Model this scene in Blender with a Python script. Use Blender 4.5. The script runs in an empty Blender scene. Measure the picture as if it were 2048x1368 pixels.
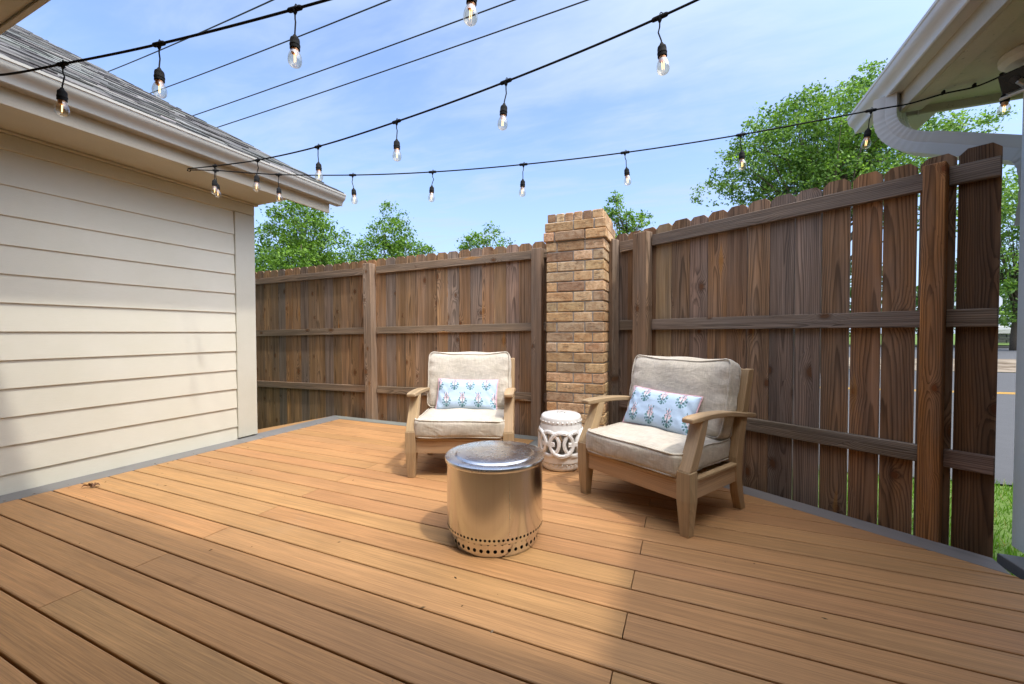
import bpy, bmesh, math, random
from mathutils import Vector as V, Matrix, noise as mnoise
R = random.Random(7)
sc = bpy.context.scene
COL = sc.collection
PI = math.pi
rad = math.radians

# ------------------------------------------------------------------ materials
class NT:
    """small helper for writing node graphs"""
    def __init__(s, name):
        s.m = bpy.data.materials.new(name); s.m.use_nodes = True
        s.t = s.m.node_tree; s.t.nodes.clear()
        s.out = s.t.nodes.new('ShaderNodeOutputMaterial')
    def n(s, typ, **kw):
        nd = s.t.nodes.new(typ)
        for k, v in kw.items(): setattr(nd, k, v)
        return nd
    def lk(s, a, b): s.t.links.new(a, b)
    def put(s, sock, v):
        if hasattr(v, 'is_output'): s.lk(v, sock)
        elif v is not None:
            if hasattr(sock, 'default_value') and hasattr(sock.default_value, '__len__') and len(sock.default_value) == 4 and len(v) == 3: v = (*v, 1)
            sock.default_value = v
    def M(s, op, a, b=0.0, c=0.0, clamp=False):
        nd = s.n('ShaderNodeMath', operation=op, use_clamp=clamp)
        for i, v in enumerate((a, b, c)):
            s.put(nd.inputs[i], v)
        return nd.outputs[0]
    def VM(s, op, a, b=(0, 0, 0)):
        nd = s.n('ShaderNodeVectorMath', operation=op)
        s.put(nd.inputs[0], a); s.put(nd.inputs[1], b)
        return nd.outputs[0]
    def scale(s, a, k):
        return s.VM('MULTIPLY', a, k)
    def noise(s, vec, sc_=5.0, det=3.0, rough=.55, dist=0.0, color=False):
        nd = s.n('ShaderNodeTexNoise')
        if vec is not None: s.lk(vec, nd.inputs['Vector'])
        nd.inputs['Scale'].default_value = sc_; nd.inputs['Detail'].default_value = det
        nd.inputs['Roughness'].default_value = rough; nd.inputs['Distortion'].default_value = dist
        return nd.outputs['Color' if color else 'Fac']
    def mr(s, v, a, b, c=0.0, d=1.0, smooth=False):
        nd = s.n('ShaderNodeMapRange'); nd.clamp = True
        if smooth: nd.interpolation_type = 'SMOOTHSTEP'
        s.put(nd.inputs[0], v)
        for i, x in enumerate((a, b, c, d)): s.put(nd.inputs[i+1], x)
        return nd.outputs[0]
    def mix(s, f, a, b, blend='MIX'):
        nd = s.n('ShaderNodeMix', data_type='RGBA', blend_type=blend)
        s.put(nd.inputs[0], f); s.put(nd.inputs[6], a); s.put(nd.inputs[7], b)
        return nd.outputs[2]
    def sep(s, v):
        nd = s.n('ShaderNodeSeparateXYZ'); s.lk(v, nd.inputs[0]); return nd.outputs
    def comb(s, x, y, z):
        nd = s.n('ShaderNodeCombineXYZ')
        for i, v in enumerate((x, y, z)): s.put(nd.inputs[i], v)
        return nd.outputs[0]
    def attr(s, name, which='Vector'):
        nd = s.n('ShaderNodeAttribute', attribute_name=name); return nd.outputs[which]
    def obj(s): return s.n('ShaderNodeTexCoord').outputs['Object']
    def bump(s, h, strength=.3, dist=.01):
        nd = s.n('ShaderNodeBump'); nd.inputs['Strength'].default_value = strength
        nd.inputs['Distance'].default_value = dist; s.lk(h, nd.inputs['Height']); return nd.outputs[0]
    def pbsdf(s, col, rough=.6, metal=0.0, normal=None, spec=.5, **kw):
        b = s.n('ShaderNodeBsdfPrincipled')
        s.put(b.inputs['Base Color'], col); s.put(b.inputs['Roughness'], rough); s.put(b.inputs['Metallic'], metal)
        s.put(b.inputs['Specular IOR Level'], spec)
        if normal is not None: s.lk(normal, b.inputs['Normal'])
        for k, v in kw.items(): s.put(b.inputs[k.replace('_', ' ')], v)
        s.lk(b.outputs[0], s.out.inputs[0]); return b

def mat_wood(name, ring=.009, contrast=.5, streak=.35, knots=.8, rough=.75, bump=.25, dark=(.25, .25, .27), grey=.25, rings_bias=0.0):
    """solid wood: the wc attribute is (across, through, along) in metres, rnd a random colour per piece, tint its base colour"""
    t = NT(name)
    wc = t.attr('wc'); rnd = t.attr('rnd'); tint = t.attr('tint', 'Color')
    x, y, z = t.sep(wc); r, g, b = t.sep(rnd)
    off = t.scale(rnd, (37.0, 53.0, 71.0))
    pos = t.VM('ADD', wc, off)
    # knots
    kp = t.VM('MULTIPLY', pos, (7.0, 0.0, 2.1))
    vo = t.n('ShaderNodeTexVoronoi'); t.lk(kp, vo.inputs['Vector']); vo.inputs['Scale'].default_value = 1.0
    dk_ = t.VM('MULTIPLY', t.VM('SUBTRACT', kp, vo.outputs['Position']), (1/7.0, 0.0, .62/2.1))
    ln_ = t.n('ShaderNodeVectorMath', operation='LENGTH'); t.lk(dk_, ln_.inputs[0])
    kd = t.M('MULTIPLY', t.M('ADD', ln_.outputs['Value'], t.M('MULTIPLY', t.M('SUBTRACT', t.noise(pos, 45.0, 2.0), .5), .012)), t.M('ADD', 5.5, t.M('MULTIPLY', t.sep(vo.outputs['Color'])[2], 8.0)))
    pick = t.M('GREATER_THAN', t.sep(vo.outputs['Color'])[0], 1.0 - knots*.40)
    field = t.M('MULTIPLY', t.M('POWER', 2.718, t.M('MULTIPLY', kd, -4.5)), pick)
    kcore = t.M('MULTIPLY', t.mr(kd, .14, .08, 0, 1, True), pick)
    kedge = t.M('MULTIPLY', t.mr(kd, .26, .12, 0, 1, True), pick)
    # rings
    w1 = t.M('MULTIPLY', t.M('SUBTRACT', t.noise(t.VM('MULTIPLY', pos, (6, 6, 1.3)), 1.0, 2.0), .5), .05)
    w2 = t.M('MULTIPLY', t.M('SUBTRACT', t.noise(t.VM('MULTIPLY', pos, (40, 40, 2.0)), 1.0, 2.0), .5), .006)
    px = t.M('ADD', t.M('SUBTRACT', x, t.M('MULTIPLY', t.M('SUBTRACT', r, .5), .17)), w1)
    py = t.M('ADD', t.M('ADD', y, t.M('ADD', .012, t.M('MULTIPLY', g, .07))), t.M('MULTIPLY', z, t.M('MULTIPLY', t.M('SUBTRACT', b, .5), .055)))
    rr = t.M('SQRT', t.M('ADD', t.M('MULTIPLY', px, px), t.M('MULTIPLY', py, py)))
    rr = t.M('ADD', t.M('ADD', rr, w2), t.M('MULTIPLY', field, .05))
    ph = t.M('FRACT', t.M('DIVIDE', rr, ring))
    late = t.M('MULTIPLY', t.mr(ph, .35, .92, 0, 1, True), t.mr(ph, .93, 1.0, 1, 0))
    late = t.M('ADD', late, rings_bias)
    fine = t.noise(t.VM('MULTIPLY', pos, (160, 160, 2.5)), 1.0, 3.0, .6)
    mid = t.noise(t.VM('MULTIPLY', pos, (28, 28, 1.1)), 1.0, 3.0, .6)
    big = t.noise(t.VM('MULTIPLY', pos, (7, 7, 1.6)), 1.0, 3.0, .6)
    k = t.M('SUBTRACT', 1.0, t.M('MULTIPLY', late, contrast))
    k = t.M('MULTIPLY', k, t.mr(fine, .25, .75, 1.0 - streak*.6, 1.0 + streak*.5))
    k = t.M('MULTIPLY', k, t.mr(mid, .25, .75, 1.0 - streak, 1.0 + streak*.8))
    col = t.mix(1.0, tint, t.comb(k, k, k), 'MULTIPLY')
    lum = t.M('MULTIPLY', t.M('MULTIPLY', t.sep(tint)[1], 1.05), k)
    gcol = t.comb(t.M('MULTIPLY', lum, 1.12), t.M('MULTIPLY', lum, 1.0), t.M('MULTIPLY', lum, .88))
    col = t.mix(t.M('MULTIPLY', t.mr(big, .35, .68, 0, 1, True), grey), col, gcol)
    # dark weather stains along the piece
    st = t.mr(t.noise(t.VM('MULTIPLY', pos, (11, 11, .9)), 1.0, 4.0, .65), .52, .78, 0, 1, True)
    col = t.mix(t.M('MULTIPLY', st, .5), col, t.mix(1.0, col, dark, 'MULTIPLY'))
    col = t.mix(t.M('MULTIPLY', kedge, .55), col, t.mix(1.0, col, (.33, .22, .14), 'MULTIPLY'))
    col = t.mix(t.M('MULTIPLY', kcore, .8), col, t.mix(.5, t.mix(1.0, tint, (.9, .55, .28), 'MULTIPLY'), (.02, .012, .008)))
    # rare bright resin scars round a knot
    sc2 = t.M('MULTIPLY', t.mr(t.M('ADD', t.M('ABSOLUTE', t.M('MULTIPLY', t.sep(dk_)[0], 40.0)), t.M('ABSOLUTE', t.M('MULTIPLY', t.sep(dk_)[2], 9.0))), 1.0, .5, 0, 1, True), t.M('GREATER_THAN', t.sep(vo.outputs['Color'])[0], 1.0 - knots*.10))
    sc2 = t.M('MULTIPLY', sc2, t.mr(mid, .42, .6, 0, 1, True))
    col = t.mix(t.M('MULTIPLY', sc2, .85), col, (.42, .2, .06))
    h = t.M('ADD', t.M('MULTIPLY', late, .6), t.M('ADD', fine, t.M('MULTIPLY', kcore, -.5)))
    t.pbsdf(col, rough, 0.0, t.bump(h, bump, .004), .25)
    return t.m

def mat_composite(name, streak=.12):
    t = NT(name)
    wc = t.attr('wc'); rnd = t.attr('rnd'); tint = t.attr('tint', 'Color')
    pos = t.VM('ADD', wc, t.scale(rnd, (37.0, 53.0, 71.0)))
    fine = t.noise(t.VM('MULTIPLY', pos, (230, 30, 3.2)), 1.0, 4.0, .75)
    mid = t.noise(t.VM('MULTIPLY', pos, (60, 20, 1.0)), 1.0, 4.0, .65)
    big = t.noise(t.VM('MULTIPLY', pos, (14, 10, .7)), 1.0, 3.0, .6)
    patch = t.noise(t.obj(), 1.7, 4.0, .6)
    k = t.M('MULTIPLY', t.mr(fine, .32, .68, 1 - streak*1.35, 1 + streak*1.2), t.mr(mid, .3, .72, 1 - streak*.7, 1 + streak*.6))
    k = t.M('MULTIPLY', k, t.mr(patch, .3, .7, .93, 1.06))
    col = t.mix(1.0, tint, t.comb(k, k, k), 'MULTIPLY')
    dk = t.mr(big, .56, .74, 0, 1, True)
    dk = t.M('MULTIPLY', dk, t.mr(fine, .35, .6, .2, 1.0))
    col = t.mix(t.M('MULTIPLY', dk, .45), col, t.mix(1.0, col, (.52, .50, .52), 'MULTIPLY'))
    # thin dark drag lines and dusty / damp blotches
    ln = t.mr(t.noise(t.VM('MULTIPLY', pos, (150, 10, .55)), 1.0, 2.0, .5), .66, .74, 0, 1, True)
    col = t.mix(t.M('MULTIPLY', ln, .4), col, t.mix(1.0, col, (.42, .40, .40), 'MULTIPLY'))
    sp = t.mr(t.noise(t.obj(), 4.3, 3.0, .5), .66, .8, 0, 1, True)
    col = t.mix(t.M('MULTIPLY', sp, .38), col, t.mix(1.0, col, (.55, .52, .5), 'MULTIPLY'))
    du = t.mr(t.noise(t.obj(), 1.1, 5.0, .7), .6, .78, 0, 1, True)
    col = t.mix(t.M('MULTIPLY', du, .22), col, (.42, .34, .24))
    vo = t.n('ShaderNodeTexVoronoi'); t.lk(t.obj(), vo.inputs['Vector']); vo.inputs['Scale'].default_value = 17
    dots = t.M('MULTIPLY', t.mr(vo.outputs['Distance'], .05, .03), t.M('GREATER_THAN', t.sep(vo.outputs['Color'])[1], .9))
    col = t.mix(t.M('MULTIPLY', dots, .5), col, (.1, .07, .05))
    t.pbsdf(col, t.mr(mid, .3, .7, .52, .68), 0.0, t.bump(t.M('ADD', fine, mid), .12, .002), .35)
    return t.m

def mat_paint(name, col, rough=.55, grain=0.0, dirt=.08, axis=(1, 1, 1), speck=0.0, mild=None):
    t = NT(name); o = t.obj()
    n1 = t.noise(o, 2.3, 4.0, .65); n2 = t.noise(t.VM('MULTIPLY', o, axis), 38.0, 4.0, .6)
    k = t.M('MULTIPLY', t.mr(n1, .3, .75, 1.0, 1.0 - dirt), t.mr(n2, .3, .8, 1.02, 1.0 - dirt*.6))
    c = t.mix(1.0, (*col, 1), t.comb(k, k, t.M('MULTIPLY', k, t.mr(n1, .4, .8, 1.0, .97))), 'MULTIPLY')
    if speck:
        s1 = t.mr(t.noise(o, 42.0, 4.0, .65), .60, .72, 0, 1, True)
        s1 = t.M('MULTIPLY', s1, t.mr(t.noise(o, 5.0, 3.0, .6), .42, .62, .1, 1.0, True))
        c = t.mix(t.M('MULTIPLY', s1, speck), c, (.09, .085, .06))
    if mild:
        g = t.mr(t.noise(o, 3.1, 4.0, .6), .5, .75, 0, 1, True)
        c = t.mix(t.M('MULTIPLY', g, .35), c, mild)
    nrm = None
    if grain:
        w = t.noise(t.VM('MULTIPLY', o, axis), 26.0, 5.0, .65, .8)
        nrm = t.bump(w, grain, .004)
    t.pbsdf(c, rough, 0.0, nrm, .3)
    return t.m

def mat_brick():
    t = NT('brick'); o = t.obj(); tint = t.attr('tint', 'Color'); rnd = t.attr('rnd')
    pos = t.VM('ADD', o, t.scale(rnd, (31, 17, 23)))
    n1 = t.noise(pos, 26.0, 5.0, .7); n2 = t.noise(t.VM('MULTIPLY', pos, (16, 16, 50)), 1.0, 5.0, .75, 1.2); n3 = t.noise(pos, 120.0, 3.0, .7)
    col = t.mix(t.mr(n1, .35, .7, 0, 1, True), tint, t.mix(1.0, tint, (.66, .52, .42), 'MULTIPLY'))
    col = t.mix(t.M('MULTIPLY', t.mr(n2, .50, .68, 0, 1, True), .8), col, (.085, .05, .035))
    col = t.mix(t.M('MULTIPLY', t.mr(n3, .52, .72, 0, 1), .3), col, (.55, .42, .28))
    h = t.M('ADD', t.M('MULTIPLY', n2, -.9), t.M('ADD', n1, t.M('MULTIPLY', n3, .5)))
    t.pbsdf(col, .9, 0.0, t.bump(h, .7, .008), .2); return t.m

def mat_mortar():
    t = NT('mortar'); o = t.obj(); n = t.noise(o, 60.0, 4.0, .7)
    t.pbsdf(t.mix(n, (.36, .34, .30), (.56, .53, .48)), .95, 0.0, t.bump(n, .5, .004), .1); return t.m

def mat_fabric():
    t = NT('linen_fabric'); o = t.obj()
    a = t.noise(t.VM('MULTIPLY', o, (260, 22, 22)), 1.0, 2.0, .6); b = t.noise(t.VM('MULTIPLY', o, (22, 30, 260)), 1.0, 2.0, .6)
    c2 = t.noise(t.VM('MULTIPLY', o, (22, 260, 30)), 1.0, 2.0, .6)
    blot = t.noise(o, 5.5, 4.0, .65)
    k = t.M('MULTIPLY', t.mr(a, .3, .7, .88, 1.1), t.mr(t.M('MULTIPLY', t.M('ADD', b, c2), .5), .35, .65, .88, 1.1))
    k = t.M('MULTIPLY', k, t.mr(blot, .3, .75, 1.04, .86))
    col = t.mix(1.0, (.56, .50, .415, 1), t.comb(k, k, t.M('MULTIPLY', k, t.mr(blot, .4, .8, 1.0, .93))), 'MULTIPLY')
    vo = t.n('ShaderNodeTexVoronoi'); t.lk(o, vo.inputs['Vector']); vo.inputs['Scale'].default_value = 26
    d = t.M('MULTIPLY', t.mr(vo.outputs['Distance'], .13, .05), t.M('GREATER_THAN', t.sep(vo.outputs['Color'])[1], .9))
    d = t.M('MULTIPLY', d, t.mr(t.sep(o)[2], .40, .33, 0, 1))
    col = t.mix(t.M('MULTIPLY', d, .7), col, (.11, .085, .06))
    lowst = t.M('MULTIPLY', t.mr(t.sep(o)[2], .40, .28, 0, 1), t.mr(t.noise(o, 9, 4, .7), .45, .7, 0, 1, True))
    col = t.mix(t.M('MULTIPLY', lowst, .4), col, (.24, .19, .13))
    wr = t.noise(t.VM('MULTIPLY', o, (9, 9, 14)), 1.0, 3.0, .5, .6)
    h = t.M('ADD', t.M('MULTIPLY', t.M('ADD', a, b), .06), wr)
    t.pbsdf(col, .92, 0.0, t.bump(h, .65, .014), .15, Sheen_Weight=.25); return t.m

def mat_attr(name, rough=.7, spec=.3, noise_amt=.1, scale=30, bump=0.0, transl=0.0):
    t = NT(name); o = t.obj(); tint = t.attr('tint', 'Color')
    n = t.noise(o, scale, 4.0, .6); k = t.mr(n, .3, .7, 1 - noise_amt, 1 + noise_amt)
    col = t.mix(1.0, tint, t.comb(k, k, k), 'MULTIPLY')
    b = t.pbsdf(col, rough, 0.0, t.bump(n, bump, .004) if bump else None, spec)
    if transl:
        tr = t.n('ShaderNodeBsdfTranslucent'); t.lk(t.mix(1.0, col, (1.25, 1.35, .6), 'MULTIPLY'), tr.inputs[0])
        mx = t.n('ShaderNodeMixShader'); mx.inputs[0].default_value = transl
        t.lk(b.outputs[0], mx.inputs[1]); t.lk(tr.outputs[0], mx.inputs[2]); t.lk(mx.outputs[0], t.out.inputs[0])
    return t.m

def mat_steel(name, rough=.25, aniso=(1, 1, 60), col=(.62, .58, .54), smudge=.35):
    t = NT(name); o = t.obj()
    br = t.noise(t.VM('MULTIPLY', o, aniso), 9.0, 4.0, .7)
    sm = t.noise(o, 9.0, 4.0, .65)
    k = t.mr(br, .3, .7, .93, 1.05)
    r = t.M('ADD', t.mr(sm, .35, .75, rough, rough + .14*smudge*2), t.mr(br, .3, .7, -.03, .05))
    t.pbsdf(t.mix(1.0, (*col, 1), t.comb(k, k, k), 'MULTIPLY'), r, 1.0, t.bump(br, .012, .001)); return t.m

def mat_simple(name, col, rough=.5, metal=0.0, spec=.5, **kw):
    t = NT(name); o = t.obj(); n = t.noise(o, 20.0, 3.0)
    k = t.mr(n, .3, .7, .92, 1.06)
    t.pbsdf(t.mix(1.0, (*col, 1), t.comb(k, k, k), 'MULTIPLY'), rough, metal, None, spec, **kw); return t.m

def mat_glass(name, tintc, spec_rough=.02):
    t = NT(name)
    tr = t.n('ShaderNodeBsdfTransparent'); tr.inputs[0].default_value = (*tintc, 1)
    gl = t.n('ShaderNodeBsdfGlossy'); gl.inputs['Roughness'].default_value = spec_rough
    lw = t.n('ShaderNodeLayerWeight'); lw.inputs[0].default_value = .35
    f = t.mr(lw.outputs['Facing'], 0.0, 1.0, .05, .62)
    mx = t.n('ShaderNodeMixShader'); t.lk(f, mx.inputs[0]); t.lk(tr.outputs[0], mx.inputs[1]); t.lk(gl.outputs[0], mx.inputs[2])
    t.lk(mx.outputs[0], t.out.inputs[0]); return t.m

def mat_emit(name, col, s):
    t = NT(name); e = t.n('ShaderNodeEmission'); e.inputs[0].default_value = (*col, 1); e.inputs[1].default_value = s
    t.lk(e.outputs[0], t.out.inputs[0]); return t.m

def mat_ground(name, c1, c2, scale, bump=.3, c3=None, rough=.95):
    t = NT(name); o = t.obj()
    a = t.noise(o, scale, 4.0, .7); b = t.noise(o, scale*.07, 4.0, .6)
    col = t.mix(a, c1, c2)
    if c3: col = t.mix(t.mr(b, .4, .65, 0, 1, True), col, c3)
    t.pbsdf(col, rough, 0.0, t.bump(a, bump, .01), .25); return t.m

MAT = dict(
    fence=mat_wood('weathered_fence_wood', ring=.0085, contrast=.50, streak=.40, knots=1.0, bump=.5, grey=.30),
    teak=mat_wood('weathered_teak', ring=.006, contrast=.16, streak=.20, knots=.0, rough=.6, bump=.15, dark=(.55, .5, .45), grey=.12),
    deck=mat_composite('composite_decking', .20), border=mat_composite('grey_composite', .10),
    siding=mat_paint('cream_siding_paint', (.63, .61, .51), .55, .22, .06, (18, .55, 10)),
    trim=mat_paint('cream_trim_paint', (.56, .545, .46), .5, .04, .08, (3, 3, 3)),
    fascia=mat_paint('beige_fascia_paint', (.56, .50, .39), .5, .04, .1, (3, 3, 3)),
    soffit=mat_paint('soffit_paint', (.58, .54, .415), .6, .05, .12, (3, 3, 3), speck=.0),
    porch=mat_paint('porch_soffit_paint', (.56, .515, .40), .6, .05, .15, (3, 3, 3), speck=.75, mild=(.33, .36, .2)),
    porch_trim=mat_paint('porch_trim_paint', (.50, .465, .37), .6, .04, .15, (3, 3, 3), speck=.3),
    gutter=mat_paint('gutter_enamel', (.46, .445, .40), .38, .0, .1, (40, 2, 40)),
    gutter_white=mat_paint('white_gutter_enamel', (.66, .655, .615), .42, .0, .12, (40, 2, 40)),
    post=mat_paint('white_post_paint', (.66, .68, .69), .5, .03, .1, (4, 4, 1)),
    brick=mat_brick(), mortar=mat_mortar(), fabric=mat_fabric(),
    shingle=mat_attr('asphalt_shingle', .95, .1, .35, 160, .5),
    leaf=mat_attr('leaf', .5, .35, .12, 12, 0, .34), bark=mat_attr('bark', .95, .1, .35, 30, .8),
    pillow=mat_attr('printed_cotton', .9, .15, .05, 90, .15),
    ceramic=mat_simple('white_glazed_ceramic', (.80, .79, .76), .16, 0, .6), hole=mat_simple('dark_opening', (.006, .005, .005), .9, 0, .1),
    steel=mat_steel('brushed_steel', .15, (14, 14, .03), (.68, .66, .62), .2), lid=mat_steel('steel_lid', .21, (.5, .5, .5), (.74, .735, .72), .4),
    black=mat_simple('black_rubber', (.014, .014, .014), .8, 0, .15), plastic=mat_simple('off_white_plastic', (.62, .60, .54), .45),
    gloss=mat_simple('black_gloss', (.004, .004, .005), .15, 0, .2), lens=mat_simple('lens', (.012, .012, .016), .2, 0, .25),
    glass=mat_glass('bulb_glass', (.97, .91, .80)), filament=mat_emit('filament', (1.0, .66, .30), 2.6), brass=mat_simple('copper_cap', (.55, .28, .14), .35, .9),
    galv=mat_simple('galvanised_metal', (.4, .38, .34), .4, .8),
    grass=mat_attr('grass_blade', .7, .2, .15, 8, 0, .35), lawn=mat_ground('lawn_soil', (.07, .12, .025), (.13, .2, .04), 22, .5),
    asphalt=mat_ground('asphalt', (.06, .06, .061), (.10, .10, .101), 60, .3, (.085, .085, .086)), dirt=mat_ground('sandy_verge', (.20, .155, .105), (.29, .24, .175), 18, .4, (.10, .07, .04)),
    yellow=mat_ground('yellow_road_paint', (.52, .27, .02), (.62, .34, .04), 40, .1), stone=mat_ground('dark_stone', (.05, .05, .045), (.11, .105, .09), 9, .5),
    carpaint=mat_simple('silver_car_paint', (.42, .40, .36), .25, .5), carglass=mat_simple('car_glass', (.02, .025, .03), .05, 0, .7),
    signback=mat_simple('bare_aluminium', (.55, .57, .6), .4, .6), dryleaf=mat_simple('dry_leaf', (.14, .065, .03), .8),
    wire=mat_simple('black_wire', (.015, .015, .017), .6),
)

# ------------------------------------------------------------------ mesh builder
def rndcol(): return (R.random(), R.random(), R.random())
class MB:
    def __init__(s): s.v = []; s.f = []; s.wc = []; s.tint = []; s.rnd = []
    def add(s, verts, faces, wc=None, tint=(.5, .5, .5), rnd=None):
        o = len(s.v); rnd = rnd or (0, 0, 0)
        s.v += [tuple(p) for p in verts]; s.f += [tuple(i+o for i in f) for f in faces]
        s.wc += [tuple(p) for p in (wc or verts)]
        if tint and hasattr(tint[0], '__len__'): s.tint += list(tint)
        else: s.tint += [tint]*len(verts)
        s.rnd += [rnd]*len(verts)
    def box(s, c, ax, dims, ch=.003, tint=(.5, .5, .5), rnd=None, warp=None):
        """chamfered box: c centre, ax three unit axes (across, through, along), dims full sizes"""
        rnd = rnd or rndcol(); h = [d/2 for d in dims]; ch = min(ch, min(h)*.6)
        verts = []; wcs = []; idx = {}
        for sx in (-1, 1):
            for sy in (-1, 1):
                for sz in (-1, 1):
                    for k in range(3):
                        l = [sx*h[0], sy*h[1], sz*h[2]]
                        for j in range(3):
                            if j != k: l[j] -= (sx, sy, sz)[j]*ch
                        idx[(sx, sy, sz, k)] = len(verts)
                        w = (l[0], l[1], l[2] + h[2])
                        if warp: l = warp(l)
                        verts.append(V(c) + V(ax[0])*l[0] + V(ax[1])*l[1] + V(ax[2])*l[2]); wcs.append(w)
        F = []
        I = lambda a, b, cc, k: idx[(a, b, cc, k)]
        for sg in (-1, 1):
            F.append((I(sg, -1, -1, 0), I(sg, 1, -1, 0), I(sg, 1, 1, 0), I(sg, -1, 1, 0))[::sg])
            F.append((I(-1, sg, -1, 1), I(-1, sg, 1, 1), I(1, sg, 1, 1), I(1, sg, -1, 1))[::sg])
            F.append((I(-1, -1, sg, 2), I(1, -1, sg, 2), I(1, 1, sg, 2), I(-1, 1, sg, 2))[::sg])
        for a in (-1, 1):
            for b in (-1, 1):
                q = a*b
                F.append((I(a, b, -1, 0), I(a, b, -1, 1), I(a, b, 1, 1), I(a, b, 1, 0))[::q])
                F.append((I(a, -1, b, 0), I(a, 1, b, 0), I(a, 1, b, 2), I(a, -1, b, 2))[::q])
                F.append((I(-1, a, b, 1), I(-1, a, b, 2), I(1, a, b, 2), I(1, a, b, 1))[::q])
                for cc in (-1, 1):
                    F.append((I(a, b, cc, 0), I(a, b, cc, 1), I(a, b, cc, 2))[::q*cc])
        s.add(verts, F, wcs, tint, rnd)
    def abox(s, x0, x1, y0, y1, z0, z1, ch=.003, tint=(.5, .5, .5), rnd=None, order='xyz'):
        """axis aligned box; order says which world axes are (across, through, along)"""
        A = dict(x=(V((1, 0, 0)), x1-x0), y=(V((0, 1, 0)), y1-y0), z=(V((0, 0, 1)), z1-z0))
        s.box(((x0+x1)/2, (y0+y1)/2, (z0+z1)/2), [A[k][0] for k in order], [A[k][1] for k in order], ch, tint, rnd)
    def tube(s, pts, r, seg=8, cap=True, tint=(.5, .5, .5), closed=False, twist=None):
        pts = [V(p) for p in pts]; n = len(pts); rs = r if hasattr(r, '__len__') else [r]*n
        vs = []; up = None
        for i, p in enumerate(pts):
            if closed: d = pts[(i+1) % n] - pts[i-1]
            else: d = pts[min(i+1, n-1)] - pts[max(i-1, 0)]
            d.normalize()
            if up is None:
                up = V((0, 0, 1)) if abs(d.z) < .9 else V((1, 0, 0))
            a = d.cross(up)
            if a.length < 1e-6: a = d.cross(V((.3, .8, .5)))
            a.normalize(); b = a.cross(d); up = b
            for k in range(seg):
                t = 2*PI*k/seg
                vs.append(p + (a*math.cos(t) + b*math.sin(t))*rs[i])
        fs = []
        for i in range(n if closed else n-1):
            j = (i+1) % n
            for k in range(seg):
                k2 = (k+1) % seg
                fs.append((i*seg+k, i*seg+k2, j*seg+k2, j*seg+k))
        if cap and not closed:
            fs.append(tuple(range(seg))[::-1]); fs.append(tuple((n-1)*seg+k for k in range(seg)))
        s.add(vs, fs, None, tint, rndcol())
    def lathe(s, prof, c=(0, 0, 0), seg=32, tint=(.5, .5, .5), cap0=False, cap1=False):
        vs = []; fs = []; n = len(prof)
        for (r, z) in prof:
            for k in range(seg):
                t = 2*PI*k/seg; vs.append((c[0]+r*math.cos(t), c[1]+r*math.sin(t), c[2]+z))
        for i in range(n-1):
            for k in range(seg):
                k2 = (k+1) % seg; fs.append((i*seg+k, i*seg+k2, (i+1)*seg+k2, (i+1)*seg+k))
        if cap0: fs.append(tuple(range(seg))[::-1])
        if cap1: fs.append(tuple((n-1)*seg+k for k in range(seg)))
        s.add(vs, fs, None, tint)
    def prism(s, prof, a, b, tint=(.5, .5, .5), rnd=None, caps=True, along=None):
        """closed profile of (u, v) mapped by functions a(u,v), b(u,v) to its two ends"""
        n = len(prof); va = [V(a(*p)) for p in prof]; vb = [V(b(*p)) for p in prof]
        fs = [(i, (i+1) % n, n+(i+1) % n, n+i) for i in range(n)]
        if caps: fs += [tuple(range(n))[::-1], tuple(range(n, 2*n))]
        L = (vb[0]-va[0]).length
        wc = [(p[0], p[1], 0) for p in prof] + [(p[0], p[1], L) for p in prof]
        s.add(va+vb, fs, wc, tint, rnd or rndcol())
    def build(s, name, mat, parent=None, smooth=None, loc=None):
        me = bpy.data.meshes.new(name); me.from_pydata(s.v, [], s.f); me.update()
        at = me.attributes.new('wc', 'FLOAT_VECTOR', 'POINT'); at.data.foreach_set('vector', [c for p in s.wc for c in p])
        at = me.attributes.new('rnd', 'FLOAT_VECTOR', 'POINT'); at.data.foreach_set('vector', [c for p in s.rnd for c in p])
        at = me.attributes.new('tint', 'FLOAT_COLOR', 'POINT'); at.data.foreach_set('color', [c for p in s.tint for c in (*p[:3], 1.0)])
        if smooth is not None:
            me.polygons.foreach_set('use_smooth', [True]*len(me.polygons))
            if smooth < 180: me.set_sharp_from_angle(angle=rad(smooth))
        me.materials.append(MAT[mat] if isinstance(mat, str) else mat)
        o = bpy.data.objects.new(name, me); COL.objects.link(o)
        if parent: o.parent = parent
        if loc: o.location = loc
        return o

def fixnormals(o):
    bm = bmesh.new(); bm.from_mesh(o.data); bmesh.ops.recalc_face_normals(bm, faces=bm.faces); bm.to_mesh(o.data); bm.free()
    return o
def tag(o, label=None, cat=None, group=None, kind=None):
    if label: o['label'] = label
    if cat: o['category'] = cat
    if group: o['group'] = group
    if kind: o['kind'] = kind
    return o
def thing(name, label, cat, loc=(0, 0, 0), rz=0.0, group=None):
    o = bpy.data.objects.new(name, None); COL.objects.link(o); o.location = loc; o.rotation_euler = (0, 0, rz); o.empty_display_size = .1
    return tag(o, label, cat, group)
def struct(o): o['kind'] = 'structure'; return o
def copy_tree(o, parent=None):
    c = o.copy(); COL.objects.link(c)
    if parent: c.parent = parent
    for ch in list(o.children): copy_tree(ch, c)
    return c
def jit(c, a=.1, hue=.04):
    k = 1 + R.uniform(-a, a); return tuple(max(0.0, x*k*(1+R.uniform(-hue, hue))) for x in c)

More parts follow.
